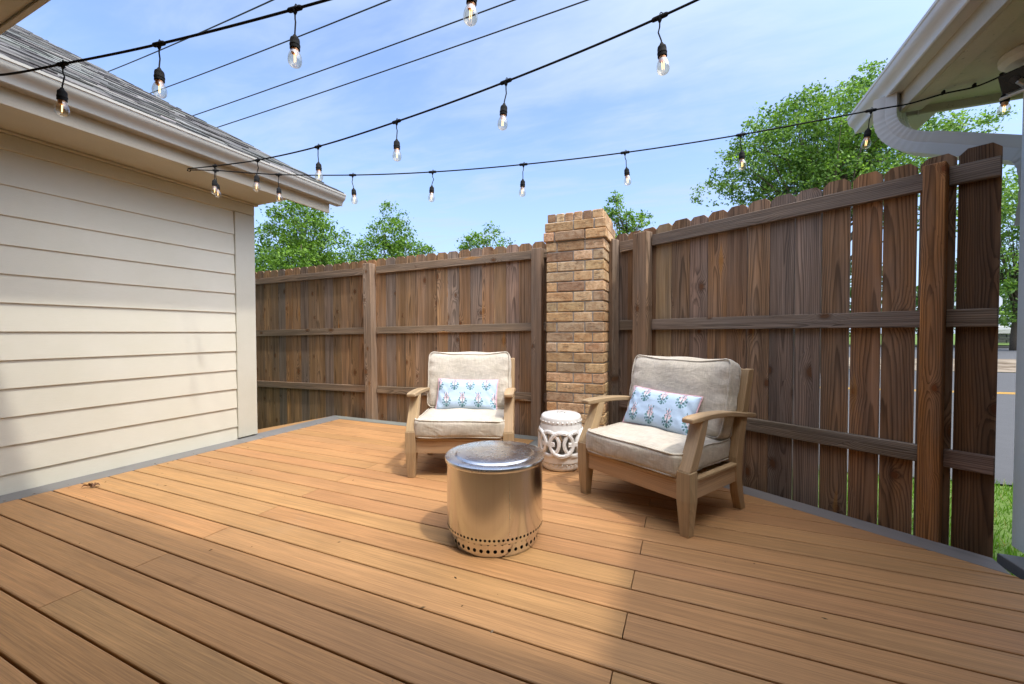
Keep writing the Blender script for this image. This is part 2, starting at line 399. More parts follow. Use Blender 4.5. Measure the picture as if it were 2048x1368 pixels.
# ------------------------------------------------------------------ camera
F_PX = 813.087
pit, rol, yaw, CH = .0222744378, -.00204550596, -.405485838, 1.04748938
d = V((math.sin(yaw)*math.cos(pit), math.cos(yaw)*math.cos(pit), -math.sin(pit)))
r_ = V((math.cos(yaw), -math.sin(yaw), 0)); u_ = r_.cross(d)
r2 = r_*math.cos(rol) + u_*math.sin(rol); u2 = -r_*math.sin(rol) + u_*math.cos(rol)
cam = bpy.data.cameras.new('camera'); cam.sensor_width = 36; cam.lens = F_PX/2048*36; cam.clip_end = 2000; cam.clip_start = .02
co = bpy.data.objects.new('camera', cam); COL.objects.link(co)
co.matrix_world = Matrix(((r2.x, u2.x, -d.x, 0), (r2.y, u2.y, -d.y, 0), (r2.z, u2.z, -d.z, CH), (0, 0, 0, 1)))
sc.camera = co
def at(px, py, depth):
    """world point seen at a photo pixel at a given depth (used to survey far things)"""
    return V((0, 0, CH)) + (d + r2*((px-1024)/F_PX) - u2*((py-684)/F_PX))*depth

# ------------------------------------------------------------------ light
SUN = V((.50, -.17, 1.0)).normalized()
EL = math.asin(SUN.z); AZ = math.atan2(SUN.x, SUN.y)
w = bpy.data.worlds.new('World'); sc.world = w; w.use_nodes = True
nt = w.node_tree; nt.nodes.clear()
out = nt.nodes.new('ShaderNodeOutputWorld'); bg = nt.nodes.new('ShaderNodeBackground')
sky = nt.nodes.new('ShaderNodeTexSky'); sky.sky_type = 'NISHITA'; sky.sun_disc = False
sky.sun_elevation = EL; sky.sun_rotation = AZ; sky.dust_density = 1.2; sky.air_density = 1.0; sky.ozone_density = 1.5
tc = nt.nodes.new('ShaderNodeTexCoord')
sepn = nt.nodes.new('ShaderNodeSeparateXYZ'); nt.links.new(tc.outputs['Generated'], sepn.inputs[0])
def wm(op, a, b=0.0, clamp=False):
    nd = nt.nodes.new('ShaderNodeMath'); nd.operation = op; nd.use_clamp = clamp
    for i, v in enumerate((a, b)):
        if hasattr(v, 'is_output'): nt.links.new(v, nd.inputs[i])
        else: nd.inputs[i].default_value = v
    return nd.outputs[0]
zz = wm('MAXIMUM', sepn.outputs[2], .06)
cmb = nt.nodes.new('ShaderNodeCombineXYZ')          # cloud layer: the view direction meets a flat deck of cloud
nt.links.new(wm('DIVIDE', sepn.outputs[0], zz), cmb.inputs[0]); nt.links.new(wm('DIVIDE', sepn.outputs[1], zz), cmb.inputs[1])
def wnoise(scale, det, rough, stretch):
    mp = nt.nodes.new('ShaderNodeMapping'); nt.links.new(cmb.outputs[0], mp.inputs[0]); mp.inputs['Scale'].default_value = stretch
    mp.inputs['Rotation'].default_value = (0, 0, .35); mp.inputs['Location'].default_value = (3.1, 1.7, 0)
    n = nt.nodes.new('ShaderNodeTexNoise'); nt.links.new(mp.outputs[0], n.inputs[0]); n.inputs['Scale'].default_value = scale
    n.inputs['Detail'].default_value = det; n.inputs['Roughness'].default_value = rough; n.inputs['Distortion'].default_value = .5
    return n.outputs['Fac']
cl = wm('ADD', wm('MULTIPLY', wnoise(.75, 5, .55, (1, 2.0, 1)), .65), wm('MULTIPLY', wnoise(2.2, 6, .6, (1, 2.6, 1)), .35))
mr = nt.nodes.new('ShaderNodeMapRange'); mr.interpolation_type = 'SMOOTHSTEP'; nt.links.new(cl, mr.inputs[0])
for i, x in enumerate((.36, .72, .16, .90)): mr.inputs[i+1].default_value = x
hz = nt.nodes.new('ShaderNodeMapRange'); nt.links.new(sepn.outputs[2], hz.inputs[0])
for i, x in enumerate((.0, .55, .78, .0)): hz.inputs[i+1].default_value = x
cov = wm('MAXIMUM', mr.outputs[0], hz.outputs[0])
mx = nt.nodes.new('ShaderNodeMix'); mx.data_type = 'RGBA'
nt.links.new(cov, mx.inputs[0])
SKYG = 1.0
sk2 = nt.nodes.new('ShaderNodeMix'); sk2.data_type = 'RGBA'; sk2.blend_type = 'MULTIPLY'; sk2.inputs[0].default_value = 1.0
nt.links.new(sky.outputs[0], sk2.inputs[6]); sk2.inputs[7].default_value = (1.16, 1.28, 1.58, 1)
nt.links.new(sk2.outputs[2], mx.inputs[6]); mx.inputs[7].default_value = (2.75, 3.45, 4.5, 1)
# glow added round the sun for soft fill, out of view behind the camera
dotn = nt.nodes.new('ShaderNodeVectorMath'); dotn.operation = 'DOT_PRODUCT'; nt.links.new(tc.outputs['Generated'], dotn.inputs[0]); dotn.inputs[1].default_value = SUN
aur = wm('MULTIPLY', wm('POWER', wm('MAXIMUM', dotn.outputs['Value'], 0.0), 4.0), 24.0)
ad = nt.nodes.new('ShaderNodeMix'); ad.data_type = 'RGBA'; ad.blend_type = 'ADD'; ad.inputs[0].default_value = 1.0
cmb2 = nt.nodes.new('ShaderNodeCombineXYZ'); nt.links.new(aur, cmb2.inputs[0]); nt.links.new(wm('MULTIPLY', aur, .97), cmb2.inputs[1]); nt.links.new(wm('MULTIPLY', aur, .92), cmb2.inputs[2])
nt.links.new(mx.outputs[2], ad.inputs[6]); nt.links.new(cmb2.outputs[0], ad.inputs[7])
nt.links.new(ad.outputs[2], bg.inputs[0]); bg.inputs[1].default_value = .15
nt.links.new(bg.outputs[0], out.inputs[0])
sl = bpy.data.lights.new('sun', 'SUN'); sl.energy = 1.75; sl.angle = rad(2.2); sl.color = (1.0, .94, .85)
so = bpy.data.objects.new('sun', sl); COL.objects.link(so); so.location = (3, -1, 8)
so.rotation_euler = SUN.to_track_quat('Z', 'Y').to_euler()
sc.view_settings.view_transform = 'Standard'; sc.view_settings.look = 'None'; sc.view_settings.exposure = .62; sc.view_settings.gamma = 1.0
sc.view_settings.use_curve_mapping = False
sc.cycles.use_denoising = True; sc.cycles.max_bounces = 10; sc.cycles.diffuse_bounces = 6; sc.cycles.transparent_max_bounces = 24; sc.cycles.caustics_reflective = False

# ------------------------------------------------------------------ ground, road
ZG = -.45
E1 = V((.9923, .1240, 0)); N1 = V((-.1240, .9923, 0))
def gp(p, q, z): return tuple(E1*p + N1*q + V((0, 0, z)))
def sheet(name, mat, q0, q1, z0, z1, p0=-80, p1=120, kind='structure', nq=1):
    m = MB(); m.add([gp(p0, q0, z0), gp(p1, q0, z0), gp(p1, q1, z1), gp(p0, q1, z1)], [(0, 1, 2, 3)])
    o = m.build(name, mat); o['kind'] = kind; return o
m = MB(); m.add([(-400, -300, ZG-.02), (500, -300, ZG-.02), (500, 500, ZG-.02), (-400, 500, ZG-.02)], [(0, 1, 2, 3)])
struct(m.build('ground', 'lawn'))
sheet('road', 'asphalt', 5.15, 19.4, ZG, ZG)
m = MB()
for q in (12.68, 12.90): m.add([gp(-80, q, ZG+.005), gp(120, q, ZG+.005), gp(120, q+.11, ZG+.005), gp(-80, q+.11, ZG+.005)], [(0, 1, 2, 3)])
struct(m.build('road_marking', 'yellow'))
sheet('verge', 'dirt', 19.4, 28.5, ZG+.02, ZG+.03)
sheet('side_road', 'asphalt', 28.5, 46, ZG+.03, -.25)
m = MB(); m.abox(-60, 100, 46.02, 46.35, -.5, -.1, .02); o = m.build('kerb', 'stone'); struct(o)
sheet('far_lawn', 'lawn', 46.35, 62, -.1, .45)
# stone wall in front of the parked car
t0 = E1*33 + N1*52
m = MB()
for i in range(14):
    for k in range(3):
        m.abox(24+i*1.4+(k % 2)*.7, 24+i*1.4+(k % 2)*.7+1.36, 51.8+R.uniform(-.02, .02), 52.2, .05+k*.26, .05+k*.26+.25, .03)
w_ = thing('garden_wall', 'low dark stone wall in front of the parked silver car', 'wall'); o = m.build('stonework', 'stone', w_)
m = MB(); m.abox(23.9, 44.3, 51.72, 52.28, .84, .92, .02); m.build('coping', 'stone', w_)

# lawn blades near the deck
m = MB(); G = random.Random(3)
for i in range(26000):
    x = G.uniform(-1.2, 5.2); q = G.uniform(2.2, 5.2)
    p = E1*(x) + N1*q; x, y = p.x, p.y
    if (x-.368)*.514+(y-3.152)*.858 < .12 and x < 1.36: continue
    h = G.uniform(.03, .085); a = G.uniform(0, 2*PI); b = G.uniform(-.03, .03), G.uniform(-.03, .03); wd = .0045
    g = G.random(); c = (.09+.10*g, .20+.13*g, .02+.02*g) if G.random() < .9 else (.32, .29, .12)
    m.add([(x-math.cos(a)*wd, y-math.sin(a)*wd, ZG-.02), (x+math.cos(a)*wd, y+math.sin(a)*wd, ZG-.02), (x+b[0], y+b[1], ZG-.02+h)], [(0, 1, 2)], None, c)
tag(m.build('grass', 'grass'), kind='stuff')

# ------------------------------------------------------------------ deck
S = .1445; Y0 = 1.11974; XL = -3.892
P0 = V((.368, 3.152, 0)); DF = V((.8575724, -.51436328, 0)); NF = V((.51436328, .8575724, 0))
def x_in(y):      # inner edge of the right-hand border
    return P0.x + (-.137 - (y-P0.y)*NF.y)/NF.x
def bx(y):
    if y > 3.335: return -1.362
    return min(x_in(y), 4.2)
m = MB()
DECK = (.42, .224, .092)
for k in range(-22, 18):
    y0 = Y0 + k*S + .0036; y1 = y0 + S - .0072
    if y1 > 3.72: y1 = 3.712
    xr = lambda y: bx(y) - .002
    xs = [XL+.002]
    if k % 2: xs.append(-2.27 + R.uniform(-.004, .004))
    else: xs.append(-.199 + R.uniform(-.004, .004))
    ends = []
    for i, a in enumerate(xs):
        if i+1 < len(xs): ends.append((a, xs[i+1]-.002))
        else: ends.append((a+(.002 if i else 0), None))
    for a, b in ends:
        if b is None and min(xr(y0), xr(y1)) < a+.02:
            continue
        if b is not None and xr(y1) < b: b = None
        c = .004
        prof = [(y0, -.024), (y1, -.024), (y1, -c), (y1-c*.4, -c*.35), (y1-c*1.3, 0), (y0+c*1.3, 0), (y0+c*.4, -c*.35), (y0, -c)]
        e = (lambda u, v: (xr(u), u, v)) if b is None else (lambda u, v, b=b: (b, u, v))
        m.prism(prof, lambda u, v, a=a: (a, u, v), e, jit(DECK, .07, .03))
o = m.build('deck_boards', 'deck'); fixnormals(o); struct(o)
# grey picture-frame border
GREY = (.215, .21, .19)
m = MB()
def bd(poly, z1=0.0, th=.026, tint=GREY, c=.003):
    n = len(poly); P = [V((*p, 0)) for p in poly]; ctr = sum(P, V())/n
    lo = [p+V((0, 0, z1-th)) for p in P]; mi = [p+V((0, 0, z1-c)) for p in P]; hi = [p+(ctr-p).normalized()*c+V((0, 0, z1)) for p in P]
    fs = [tuple(range(n))[::-1], tuple(range(2*n, 3*n))]
    for i in range(n):
        j = (i+1) % n; fs += [(i, j, n+j, n+i), (n+i, n+j, 2*n+j, 2*n+i)]
    ax = max(((P[(i+1) % n]-P[i]) for i in range(n)), key=lambda q: q.length).normalized(); pr = V((-ax.y, ax.x, 0))
    wc = [((q-P[0]).dot(pr), q.z, (q-P[0]).dot(ax)) for q in lo+mi+hi]
    m.add(lo+mi+hi, fs, wc, jit(tint, .05), rndcol())
yb0, yb1 = Y0+18*S+.004, 3.858
bd([(XL-.002, -2.1), (XL-.002, yb0), (-4.125, yb1), (-4.125, -2.1)])
bd([(XL-.002, yb0), (-1.36, yb0), (-1.215, yb1), (-4.125, yb1)])
bd([(-1.36, yb0), (-1.36, 3.338), (-1.215, 3.478), (-1.215, yb1)], 0)
xi = x_in(3.338); xo = P0.x - (3.478-P0.y)*NF.y/NF.x
bd([(-1.36, 3.338), (xi, 3.338), (xo, 3.478), (-1.215, 3.478)])
def onl(s, o): q = P0 + DF*s + NF*o; return (q.x, q.y)
sA = (V((xo, 3.478, 0))-P0).dot(DF)
bd([(xi, 3.338), onl(1.165, -.135), onl(1.10, .0), (xo, 3.478)])
o = m.build('deck_border', 'border'); fixnormals(o); struct(o)
# rim joist under the edges and a lower tan strip beyond the left border
m = MB()
m.abox(-4.10, -1.25, 3.825, 3.85, -.40, -.028, .002); m.abox(-1.245, -1.22, 3.47, 3.82, -.40, -.028, .002)
q0 = P0+DF*sA-NF*.02; q1 = P0+DF*1.1-NF*.02; L = (q1-q0).length
m.box(((q0+q1)/2)+V((0, 0, -.21)), (NF, V((0, 0, 1)), DF), (.025, .37, L), .002)
o = m.build('deck_rim', 'border'); struct(o)
m = MB(); bd([(-4.129, 2.82), (-4.129, 3.846), (-4.29, 3.10), (-4.31, 2.90), (-4.31, 2.82)], -.004, .03, DECK)
o = m.build('deck_strip', 'deck'); fixnormals(o); struct(o)
# grey porch floor at the right
m = MB()
bd([(1.344, 2.626), (1.358, 2.47), (1.50, 2.20), (2.9, 2.20), (2.9, 2.62)], .012, .05, (.19, .19, .185))
o = m.build('porch_floor', 'border'); fixnormals(o); struct(o)

# ------------------------------------------------------------------ left house
W = -4.096
H = thing('garage', 'cream clapboard house wing with grey shingled roof along the left side', 'house', (W, 0, 0))
HI = Matrix.Translation((-W, 0, 0))
def hb(mb, name, mat, smooth=None, parent=None):
    mb.v = [(x-W, y, z) for x, y, z in mb.v]
    return mb.build(name, mat, parent or H, smooth)
m = MB(); zl = [-.058, .129, .316, .503, .690, .876, 1.064, 1.2525, 1.440, 1.630, 1.822, 2.02, 2.246]
for i in range(len(zl)-1):
    z0, z1 = zl[i], zl[i+1]; j = 0
    y = -2.5
    while y < 2.60:
        y2 = 2.609
        m.prism([(W, z0-.004), (W+.019, z0), (W+.019, z0+.002), (W+.006, z1+.012), (W, z1+.012)], lambda u, v, y=y: (u, y, v), lambda u, v, y2=y2: (u, y2-.001, v), (.5, .5, .5))
        y = y2
sid = hb(m, 'siding', 'siding'); fixnormals(sid)
m = MB(); m.abox(W+.0, W+.028, 2.611, 2.806, .012, 2.243, .003); hb(m, 'corner_trim', 'trim')
m = MB(); m.abox(W, W+.03, -2.5, 2.806, 2.246, 2.345, .003); m.abox(W, W+.045, -2.5, 2.84, 2.348, 2.368, .004); hb(m, 'frieze_board', 'soffit')
m = MB()   # body of the wing behind the siding, with gable
xb, xe = W-.001, -20.0
yA, yB = -2.5, 2.80
zr = 2.50
prof = [(xb, -.5), (xb, zr), ((xb+xe)/2, zr+.52*(xb-xe)/2-.1), (xe, zr), (xe, -.5)]
m.prism(prof, lambda u, v: (u, yA, v), lambda u, v: (u, yB, v)); hb(m, 'wall', 'siding')
m = MB(); m.abox(-4.10, -3.60, -2.5, 2.852, 2.370, 2.382, .001); hb(m, 'soffit', 'soffit')
m = MB(); m.abox(-3.602, -3.58, -2.5, 3.312, 2.355, 2.52, .002); hb(m, 'fascia', 'fascia')
def gutter_prof(sgn, xf):
    # back-bottom, bottom lip, ogee front, rolled top, inside
    o_ = [(0, .452), (.066, .452), (.074, .447), (.082, .452), (.085, .470), (.092, .486), (.108, .500), (.124, .512), (.132, .528), (.134, .548),
          (.140, .552), (.140, .568), (.122, .570), (.122, .560), (.117, .530), (.100, .514), (.082, .492), (.074, .468), (.070, .460), (.004, .460), (.004, .555), (0, .555)]
    return [(xf+sgn*a, 2+b) for a, b in o_]
m = MB(); gp_ = gutter_prof(1, -3.579)
m.prism(gp_, lambda u, v: (u, -2.5, v), lambda u, v: (u, 3.412, v))
m.prism([(-3.578, 2.455), (-3.505, 2.455), (-3.50, 2.47), (-3.48, 2.498), (-3.46, 2.512), (-3.452, 2.54), (-3.45, 2.555), (-3.578, 2.555)], lambda u, v: (u, 3.405, v), lambda u, v: (u, 3.410, v))
o = hb(m, 'gutter', 'gutter', 40); fixnormals(o)
# shingled roof slope: individual shingles in overlapping courses
m = MB(); PITCH = .525; a_ = math.atan(PITCH); sx = V((-math.cos(a_), 0, math.sin(a_))); sn = V((math.sin(a_), 0, math.cos(a_)))
o0 = V((-3.462, 0, 2.566)); EXP = .118
for i in range(80):
    y = -2.6 - R.random()*.3
    while y < 3.40:
        wd = R.choice((.12, .18, .22, .3, .34)); y2 = min(y+wd, 3.40 + R.uniform(-.004, .02))
        th = R.choice((.004, .005, .014)) ; tone = R.choice((.07, .10, .13, .19, .045)); c = jit((tone*1.02, tone, tone*.95), .15, .05)
        base = o0 + sx*(i*EXP) + sn*(.004*1 + th*.5 + R.uniform(0, .002))
        ctr = base + sx*(EXP*.56) + V((0, (y+y2)/2, 0))
        m.box(ctr, (V((0, 1, 0)), sn, sx), (y2-y-.003, th, EXP*1.12), .001, c)
        y = y2
hb(m, 'roof_shingles', 'shingle')
m = MB(); e1 = o0-sx*.0; e2 = o0+sx*9.6
m.prism([(0, 0), (9.55, 0), (9.55, -.10), (0.02, -.10)], lambda u, v: tuple(o0+sx*u+sn*v+V((0, -2.6, 0))), lambda u, v: tuple(o0+sx*u+sn*v+V((0, 3.385, 0))))
hb(m, 'roof_deck', 'trim')
m = MB(); m.prism([(-.02, .004), (.10, .004), (.10, .0005), (-.02, .0005)], lambda u, v: tuple(o0+sx*u+sn*v+V((0, -2.6, 0))), lambda u, v: tuple(o0+sx*u+sn*v+V((0, 3.40, 0)))); hb(m, 'drip_edge', 'gutter')

# ------------------------------------------------------------------ near house with porch roof (over the camera and along the right)
HP = thing('porch', 'pale house porch with speckled soffit overhanging the upper right', 'house', (1.5, 2.75, 0))
OX, OY = 1.5, 2.75
def pb(mb, name, mat, smooth=None, parent=None):
    mb.v = [(x-OX, y-OY, z) for x, y, z in mb.v]
    return mb.build(name, mat, parent or HP, smooth)
YE = .785; XE = 1.15
m = MB()
m.abox(XE+.10, 4.5, YE+.02, 3.17, 2.372, 2.392, .001)
m.abox(-4.05, 4.5, -2.6, YE-.02, 2.372, 2.390, .001)
pb(m, 'soffit', 'porch')
m = MB(); m.abox(XE+.022, XE+.112, YE+.0, 3.17, 2.352, 2.371, .004); m.abox(XE+.10, 4.5, 3.171, 3.195, 2.33, 2.42, .003)
pb(m, 'soffit_trim', 'porch')
m = MB(); m.abox(XE, XE+.021, YE, 3.45, 2.350, 2.52, .002); m.abox(XE+.023, XE+.20, 3.20, 3.46, 2.342, 2.48, .004); m.abox(-3.4, XE, YE-.02, YE, 2.362, 2.50, .002)
pb(m, 'fascia', 'porch_trim')
m = MB(); gq = [(XE-.001-(u+3.579)*.80, v) for u, v in gp_]
m.prism(gq, lambda u, v: (u, YE-.1, v), lambda u, v: (u, 3.63, v))
m.prism([(XE-.002, 2.455), (XE-.058, 2.455), (XE-.062, 2.47), (XE-.078, 2.498), (XE-.094, 2.512), (XE-.10, 2.54), (XE-.10, 2.555), (XE-.002, 2.555)], lambda u, v: (u, 3.622, v), lambda u, v: (u, 3.627, v))
o = pb(m, 'gutter', 'gutter_white', 40); fixnormals(o)
m = MB(); zt = 2.565; ps = .5
def slope(poly, th=.05):
    lo = [V(p) for p in poly]; n = len(lo); hi = [p+V((0, 0, th)) for p in lo]
    m.add(lo+hi, [tuple(range(n))[::-1], tuple(range(n, 2*n))]+[(i, (i+1) % n, n+(i+1) % n, n+i) for i in range(n)], None, (.14, .137, .13))
slope([(-3.35, YE+.01, zt), (XE-.06, YE+.01, zt), (XE+3.4, YE-3.45, zt+1.73), (-3.35, YE-3.45, zt+1.73)])
slope([(XE-.06, YE+.011, zt), (XE-.06, 3.56, zt), (XE+3.4, 3.56, zt+1.73), (XE+3.4, YE-3.449, zt+1.73)])
o = pb(m, 'roof', 'shingle'); fixnormals(o)
m = MB(); m.abox(-4.0, 3.4, -2.4, -2.2, -.4, 2.37, .003); m.abox(3.2, 3.4, -2.2, 2.4, -.4, 2.37, .003); pb(m, 'wall', 'siding')
m = MB()
m.abox(1.452, 1.592, 2.60, 2.745, .01, 2.36, .006)
pb(m, 'post', 'post')
# downspout: from the gutter outlet, elbow, slanting run to the post
def rect_sweep(mb, path, wv, hv, ribs=None):
    """rectangle with ribbed faces swept along a path; wv the flat width, hv the depth"""
    path = [V(p) for p in path]; rings = []; n = len(path)
    for i, p in enumerate(path):
        t = (path[min(i+1, n-1)]-path[max(i-1, 0)]).normalized()
        side = V((-.795, -.607, 0)) if False else V((.76, -.65, 0)).cross(V((0, 0, 1))).normalized()
        side = (side - t*side.dot(t)).normalized(); nn = t.cross(side)
        k = ribs(i) if ribs else 1.0
        ring = []
        prof = []
        for a, b in ((-1, -1), (-.62, -1), (-.5, -.93), (-.38, -1), (-.12, -1), (0, -.93), (.12, -1), (.38, -1), (.5, -.93), (.62, -1), (1, -1)): prof.append((a, b))
        for a, b in ((1, -.2), (.95, 0), (1, .2)): prof.append((a, b))
        prof += [(-a, -b) for a, b in prof[:11]] + [(-1, .2), (-.95, 0), (-1, -.2)]
        for a, b in prof: ring.append(p + side*(a*wv/2*k) + nn*(b*hv/2*k))
        rings.append(ring)
    nn_ = len(rings[0]); vs = [q for r in rings for q in r]
    fs = [(i*nn_+j, i*nn_+(j+1) % nn_, (i+1)*nn_+(j+1) % nn_, (i+1)*nn_+j) for i in range(n-1) for j in range(nn_)]
    fs += [tuple(range(nn_))[::-1], tuple((n-1)*nn_+j for j in range(nn_))]
    mb.add(vs, fs)
A = V((1.128, 3.20, 2.46)); B = V((1.128, 3.20, 2.40)); Cc = V((1.60, 2.85, 1.915)); O_ = V((1.128, 3.20, 2.205)); dirx = Cc - O_
m = MB(); pts = [A, B]; rb = [1, 1]
e0 = V((1.128, 3.20, 2.37)); e2 = O_ + dirx*.34; mid_ = V((1.118, 3.208, 2.19))
for i in range(34):
    t = i/33; pts.append(e0*(1-t)**2 + mid_*2*t*(1-t) + e2*t*t); rb.append(.968 if i % 3 == 1 and 2 < i < 32 else 1.0)
rect_sweep(m, pts, .145, .112, lambda i: rb[i]); ds = pb(m, 'downspout', 'gutter_white', 25)
m = MB(); pts = [e2-dirx*.02, e2+dirx*.3, e2+dirx*.56]; rect_sweep(m, pts, .149, .116)
pts = []; f0 = e2+dirx*.53
for i in range(22):
    t = i/21; f1 = f0+dirx*.16; f2 = V((1.60, 2.90, 1.58)); p = f0*(1-t)**2 + f1*2*t*(1-t) + f2*t*t; pts.append(p)
rect_sweep(m, pts, .152, .120, lambda i: .965 if i % 3 == 2 else 1.0)
m.v = [(x-OX, y-OY, z) for x, y, z in m.v]; o = m.build('downspout_pipe', 'gutter_white', ds, 25)
for o in (ds, o): fixnormals(o)

# ------------------------------------------------------------------ security camera under the porch soffit
cpos = V((1.50, 2.74, 2.372))
sc_ = thing('security_camera', 'white bullet security camera with black face under the porch soffit', 'camera', cpos)
m = MB(); m.lathe([(.0, 0), (.118, 0), (.125, -.012), (.122, -.035), (.10, -.055), (.0, -.058)], seg=36); m.build('mounting_base', 'plastic', sc_, 35)
m = MB(); m.lathe([(.032, -.05), (.034, -.085), (.03, -.10), (0, -.10)], seg=20); m.build('neck', 'plastic', sc_, 35)
m = MB()
fw = V((-.74, -.55, -.38)).normalized(); sd = fw.cross(V((0, 0, 1))).normalized(); up = sd.cross(fw)
cc = V((-.052, -.018, -.130))
m.box(cc, (sd, up, fw), (.108, .10, .13), .014); m.box(cc - up*.056 + fw*.01, (sd, up, fw), (.112, .014, .16), .004); m.build('housing', 'plastic', sc_)
m = MB(); m.box(cc + fw*.0665 + up*.004, (sd, up, fw), (.103, .090, .012), .003); face = m.build('face_plate', 'gloss', sc_)
m = MB()
for r, h in ((.018, .003), (.012, .006)):
    vs = [cc + fw*(.0725+h) + sd*(r*math.cos(2*PI*k/20)) + up*(r*math.sin(2*PI*k/20)+.004) for k in range(20)]
    vb = [v - fw*.006 for v in vs]
    m.add(vs+vb, [tuple(range(20))]+[(k, (k+1) % 20, 20+(k+1) % 20, 20+k) for k in range(20)])
o = m.build('lens', 'lens', face)
# power plug and bracket at the post top
pl = thing('power_adapter', 'black weatherproof plug block hanging at the top of the white porch post', 'plug', (1.475, 2.665, 2.13))
m = MB(); m.box((0, 0, .0), (V((1, 0, 0)), V((0, 1, 0)), V((0, 0, 1))), (.062, .05, .085), .008); m.build('housing', 'black', pl)
m = MB(); m.tube([(0, 0, .04), (-.01, .01, .09), (-.05, .05, .13), (-.07, .12, .155)], .006, 8); m.build('lead', 'black', pl, 180)
m = MB(); m.box((-.055, .0, .052), (V((.7, 0, .7)), V((0, 1, 0)), V((-.7, 0, .7))), (.022, .02, .07), .003); m.build('clip', 'galv', pl)

# ------------------------------------------------------------------ fences
def picket(m, c0, dir_, nrm, wdt, th, z0, z1, tint, lean=0.0):
    """dog-eared picket as a prism; c0 is the centre of its bottom on the front face"""
    e = .028; pr = [(-wdt/2, 0), (wdt/2, 0), (wdt/2, z1-z0-e), (wdt/2-e*1.05, z1-z0), (-wdt/2+e*1.05, z1-z0), (-wdt/2, z1-z0-e)]
    rn = rndcol(); L = z1-z0
    f = lambda u, v, o: V(c0) + V(dir_)*(u + lean*v) + V(nrm)*o + V((0, 0, z0+v))
    n = 6; vs = [f(u, v, 0) for u, v in pr] + [f(u, v, th) for u, v in pr]
    wc = [(u, 0, v) for u, v in pr] + [(u, th, v) for u, v in pr]
    m.add(vs, [tuple(range(n)), tuple(range(n, 2*n))[::-1]]+[(i, n+i, n+(i+1) % n, (i+1) % n) for i in range(n)], wc, tint, rn)
def fence_tint(base):
    c = jit(base, .2, .025)
    if R.random() < .25: c = tuple(a*b for a, b in zip(c, (1.12, 1.0, .86)))
    if R.random() < .3: g = sum(c)/3; c = tuple(.6*x+.4*g for x in c)
    return c
UPV = V((0, 0, 1))
# back fence, parallel to the boards
FB = thing('wooden_fence', 'weathered brown board fence across the back between house and brick pillar', 'fence', (-3.5, 3.97, 0))
ox, oy = -3.5, 3.97
def fbb(mb, name, mat='fence', parent=None):
    mb.v = [(x-ox, y-oy, z) for x, y, z in mb.v]; return mb.build(name, mat, parent or FB)
BK = (.34, .195, .094)
def zof(x): return (x+1.48)/4.21      # 0 at right, -1 at left: the fence runs slightly downhill
m = MB(); x = -6.9
while x < -1.19:
    wd = .143 + R.uniform(-.003, .003); gap = .002 + R.random()*.002
    if -2.05 < x < -1.3 and R.random() < .6: gap = .006
    zt_ = 1.985 + .045*zof(x) + R.uniform(-.006, .006)
    picket(m, (x+wd/2, 3.968 + R.uniform(0, .004), 0), (1, 0, 0), (0, 1, 0), wd, .016, -.42, zt_, fence_tint(BK), R.uniform(-.0015, .0015)); x += wd+gap
o = fbb(m, 'picket_panel'); fixnormals(o)
for zt_, zb in ((1.894, 1.807), (1.152, 1.068), (.424, .340)):
    for xa, xb_ in ((-6.9, -3.66), (-3.50, -1.457), (-1.34, -1.19)):
        m = MB(); zc = (zt_+zb)/2 + .06*zof((xa+xb_)/2); an = math.atan(.06/4.21)
        ax = V((math.cos(an), 0, math.sin(an)))
        m.box(((xa+xb_)/2, 3.949, zc), (V((-math.sin(an), 0, math.cos(an))), V((0, 1, 0)), ax), (zt_-zb, .036, xb_-xa), .003, jit((.30, .205, .13), .12, .04))
        fbb(m, 'rail')
for xc, lean, wd in ((-3.579, -.012, .115), (-1.395, 0.004, .11)):
    m = MB(); m.box((xc, 3.915, .75), (V((1, 0, 0)), V((0, 1, 0)), UPV), (wd, .10, 2.30),   .004, (.35, .235, .15), None, lambda l, lean=lean: (l[0]+lean*l[2], l[1], l[2])); fbb(m, 'post')
# right-hand fence, turned 31 degrees
FR = thing('wooden_fence', 'darker brown board fence with bright gaps on the right beside the porch', 'fence', P0+NF*.1, math.atan2(DF.y, DF.x))
def frb(mb, name, mat='fence'): return mb.build(name, mat, FR)      # local x along the fence, y away from the deck, origin at P0+NF*.1
RK = (.315, .18, .09)
m = MB(); edges = [-1.20, -1.06, -.915, -.768, -.621, -.465, -.321, -.178, -.036, .105, .251, .395, .536, .674, .816, .953, 1.091]
gaps = [.002, .002, .002, .002, .003, .004, .004, .004, .005, .004, .007, .008, .008, .008, .009, .008, .0]
for i in range(len(edges)-1):
    a, b = edges[i], edges[i+1]; wd = b-a-gaps[i+1]
    t_ = fence_tint(RK)
    if i == 3: t_ = (.42, .27, .13)
    if i == 15: t_ = (.20, .105, .048)
    picket(m, (a+wd/2+(gaps[i]*.0), 0, 0), (1, 0, 0), (0, 1, 0), wd, .017, -.40, 1.943+R.uniform(-.007, .007), t_, R.uniform(-.001, .001))
o = frb(m, 'picket_panel'); fixnormals(o)
for zt_, zb in ((1.867, 1.776), (1.160, 1.072), (.456, .369)):
    for xa, xb_ in ((-1.12, -.925), (-.785, .842), (.925, 1.092)):
        m = MB(); m.box(((xa+xb_)/2, -.0195, (zt_+zb)/2+.0), (UPV, V((0, 1, 0)), V((1, 0, 0))), (zt_-zb, .038, xb_-xa), .003, jit((.27, .195, .14), .12, .04)); frb(m, 'rail')
for xc, wd, z1, tn in ((-.86, .138, 1.895, (.32, .20, .115)), (.882, .082, 1.885, (.46, .20, .06))):
    m = MB(); m.box((xc, -.06, (z1-.42)/2), (V((1, 0, 0)), V((0, 1, 0)), UPV), (wd, .086, z1+.42), .004, tn, (.5, .2, .9) if xc > 0 else None); frb(m, 'post')
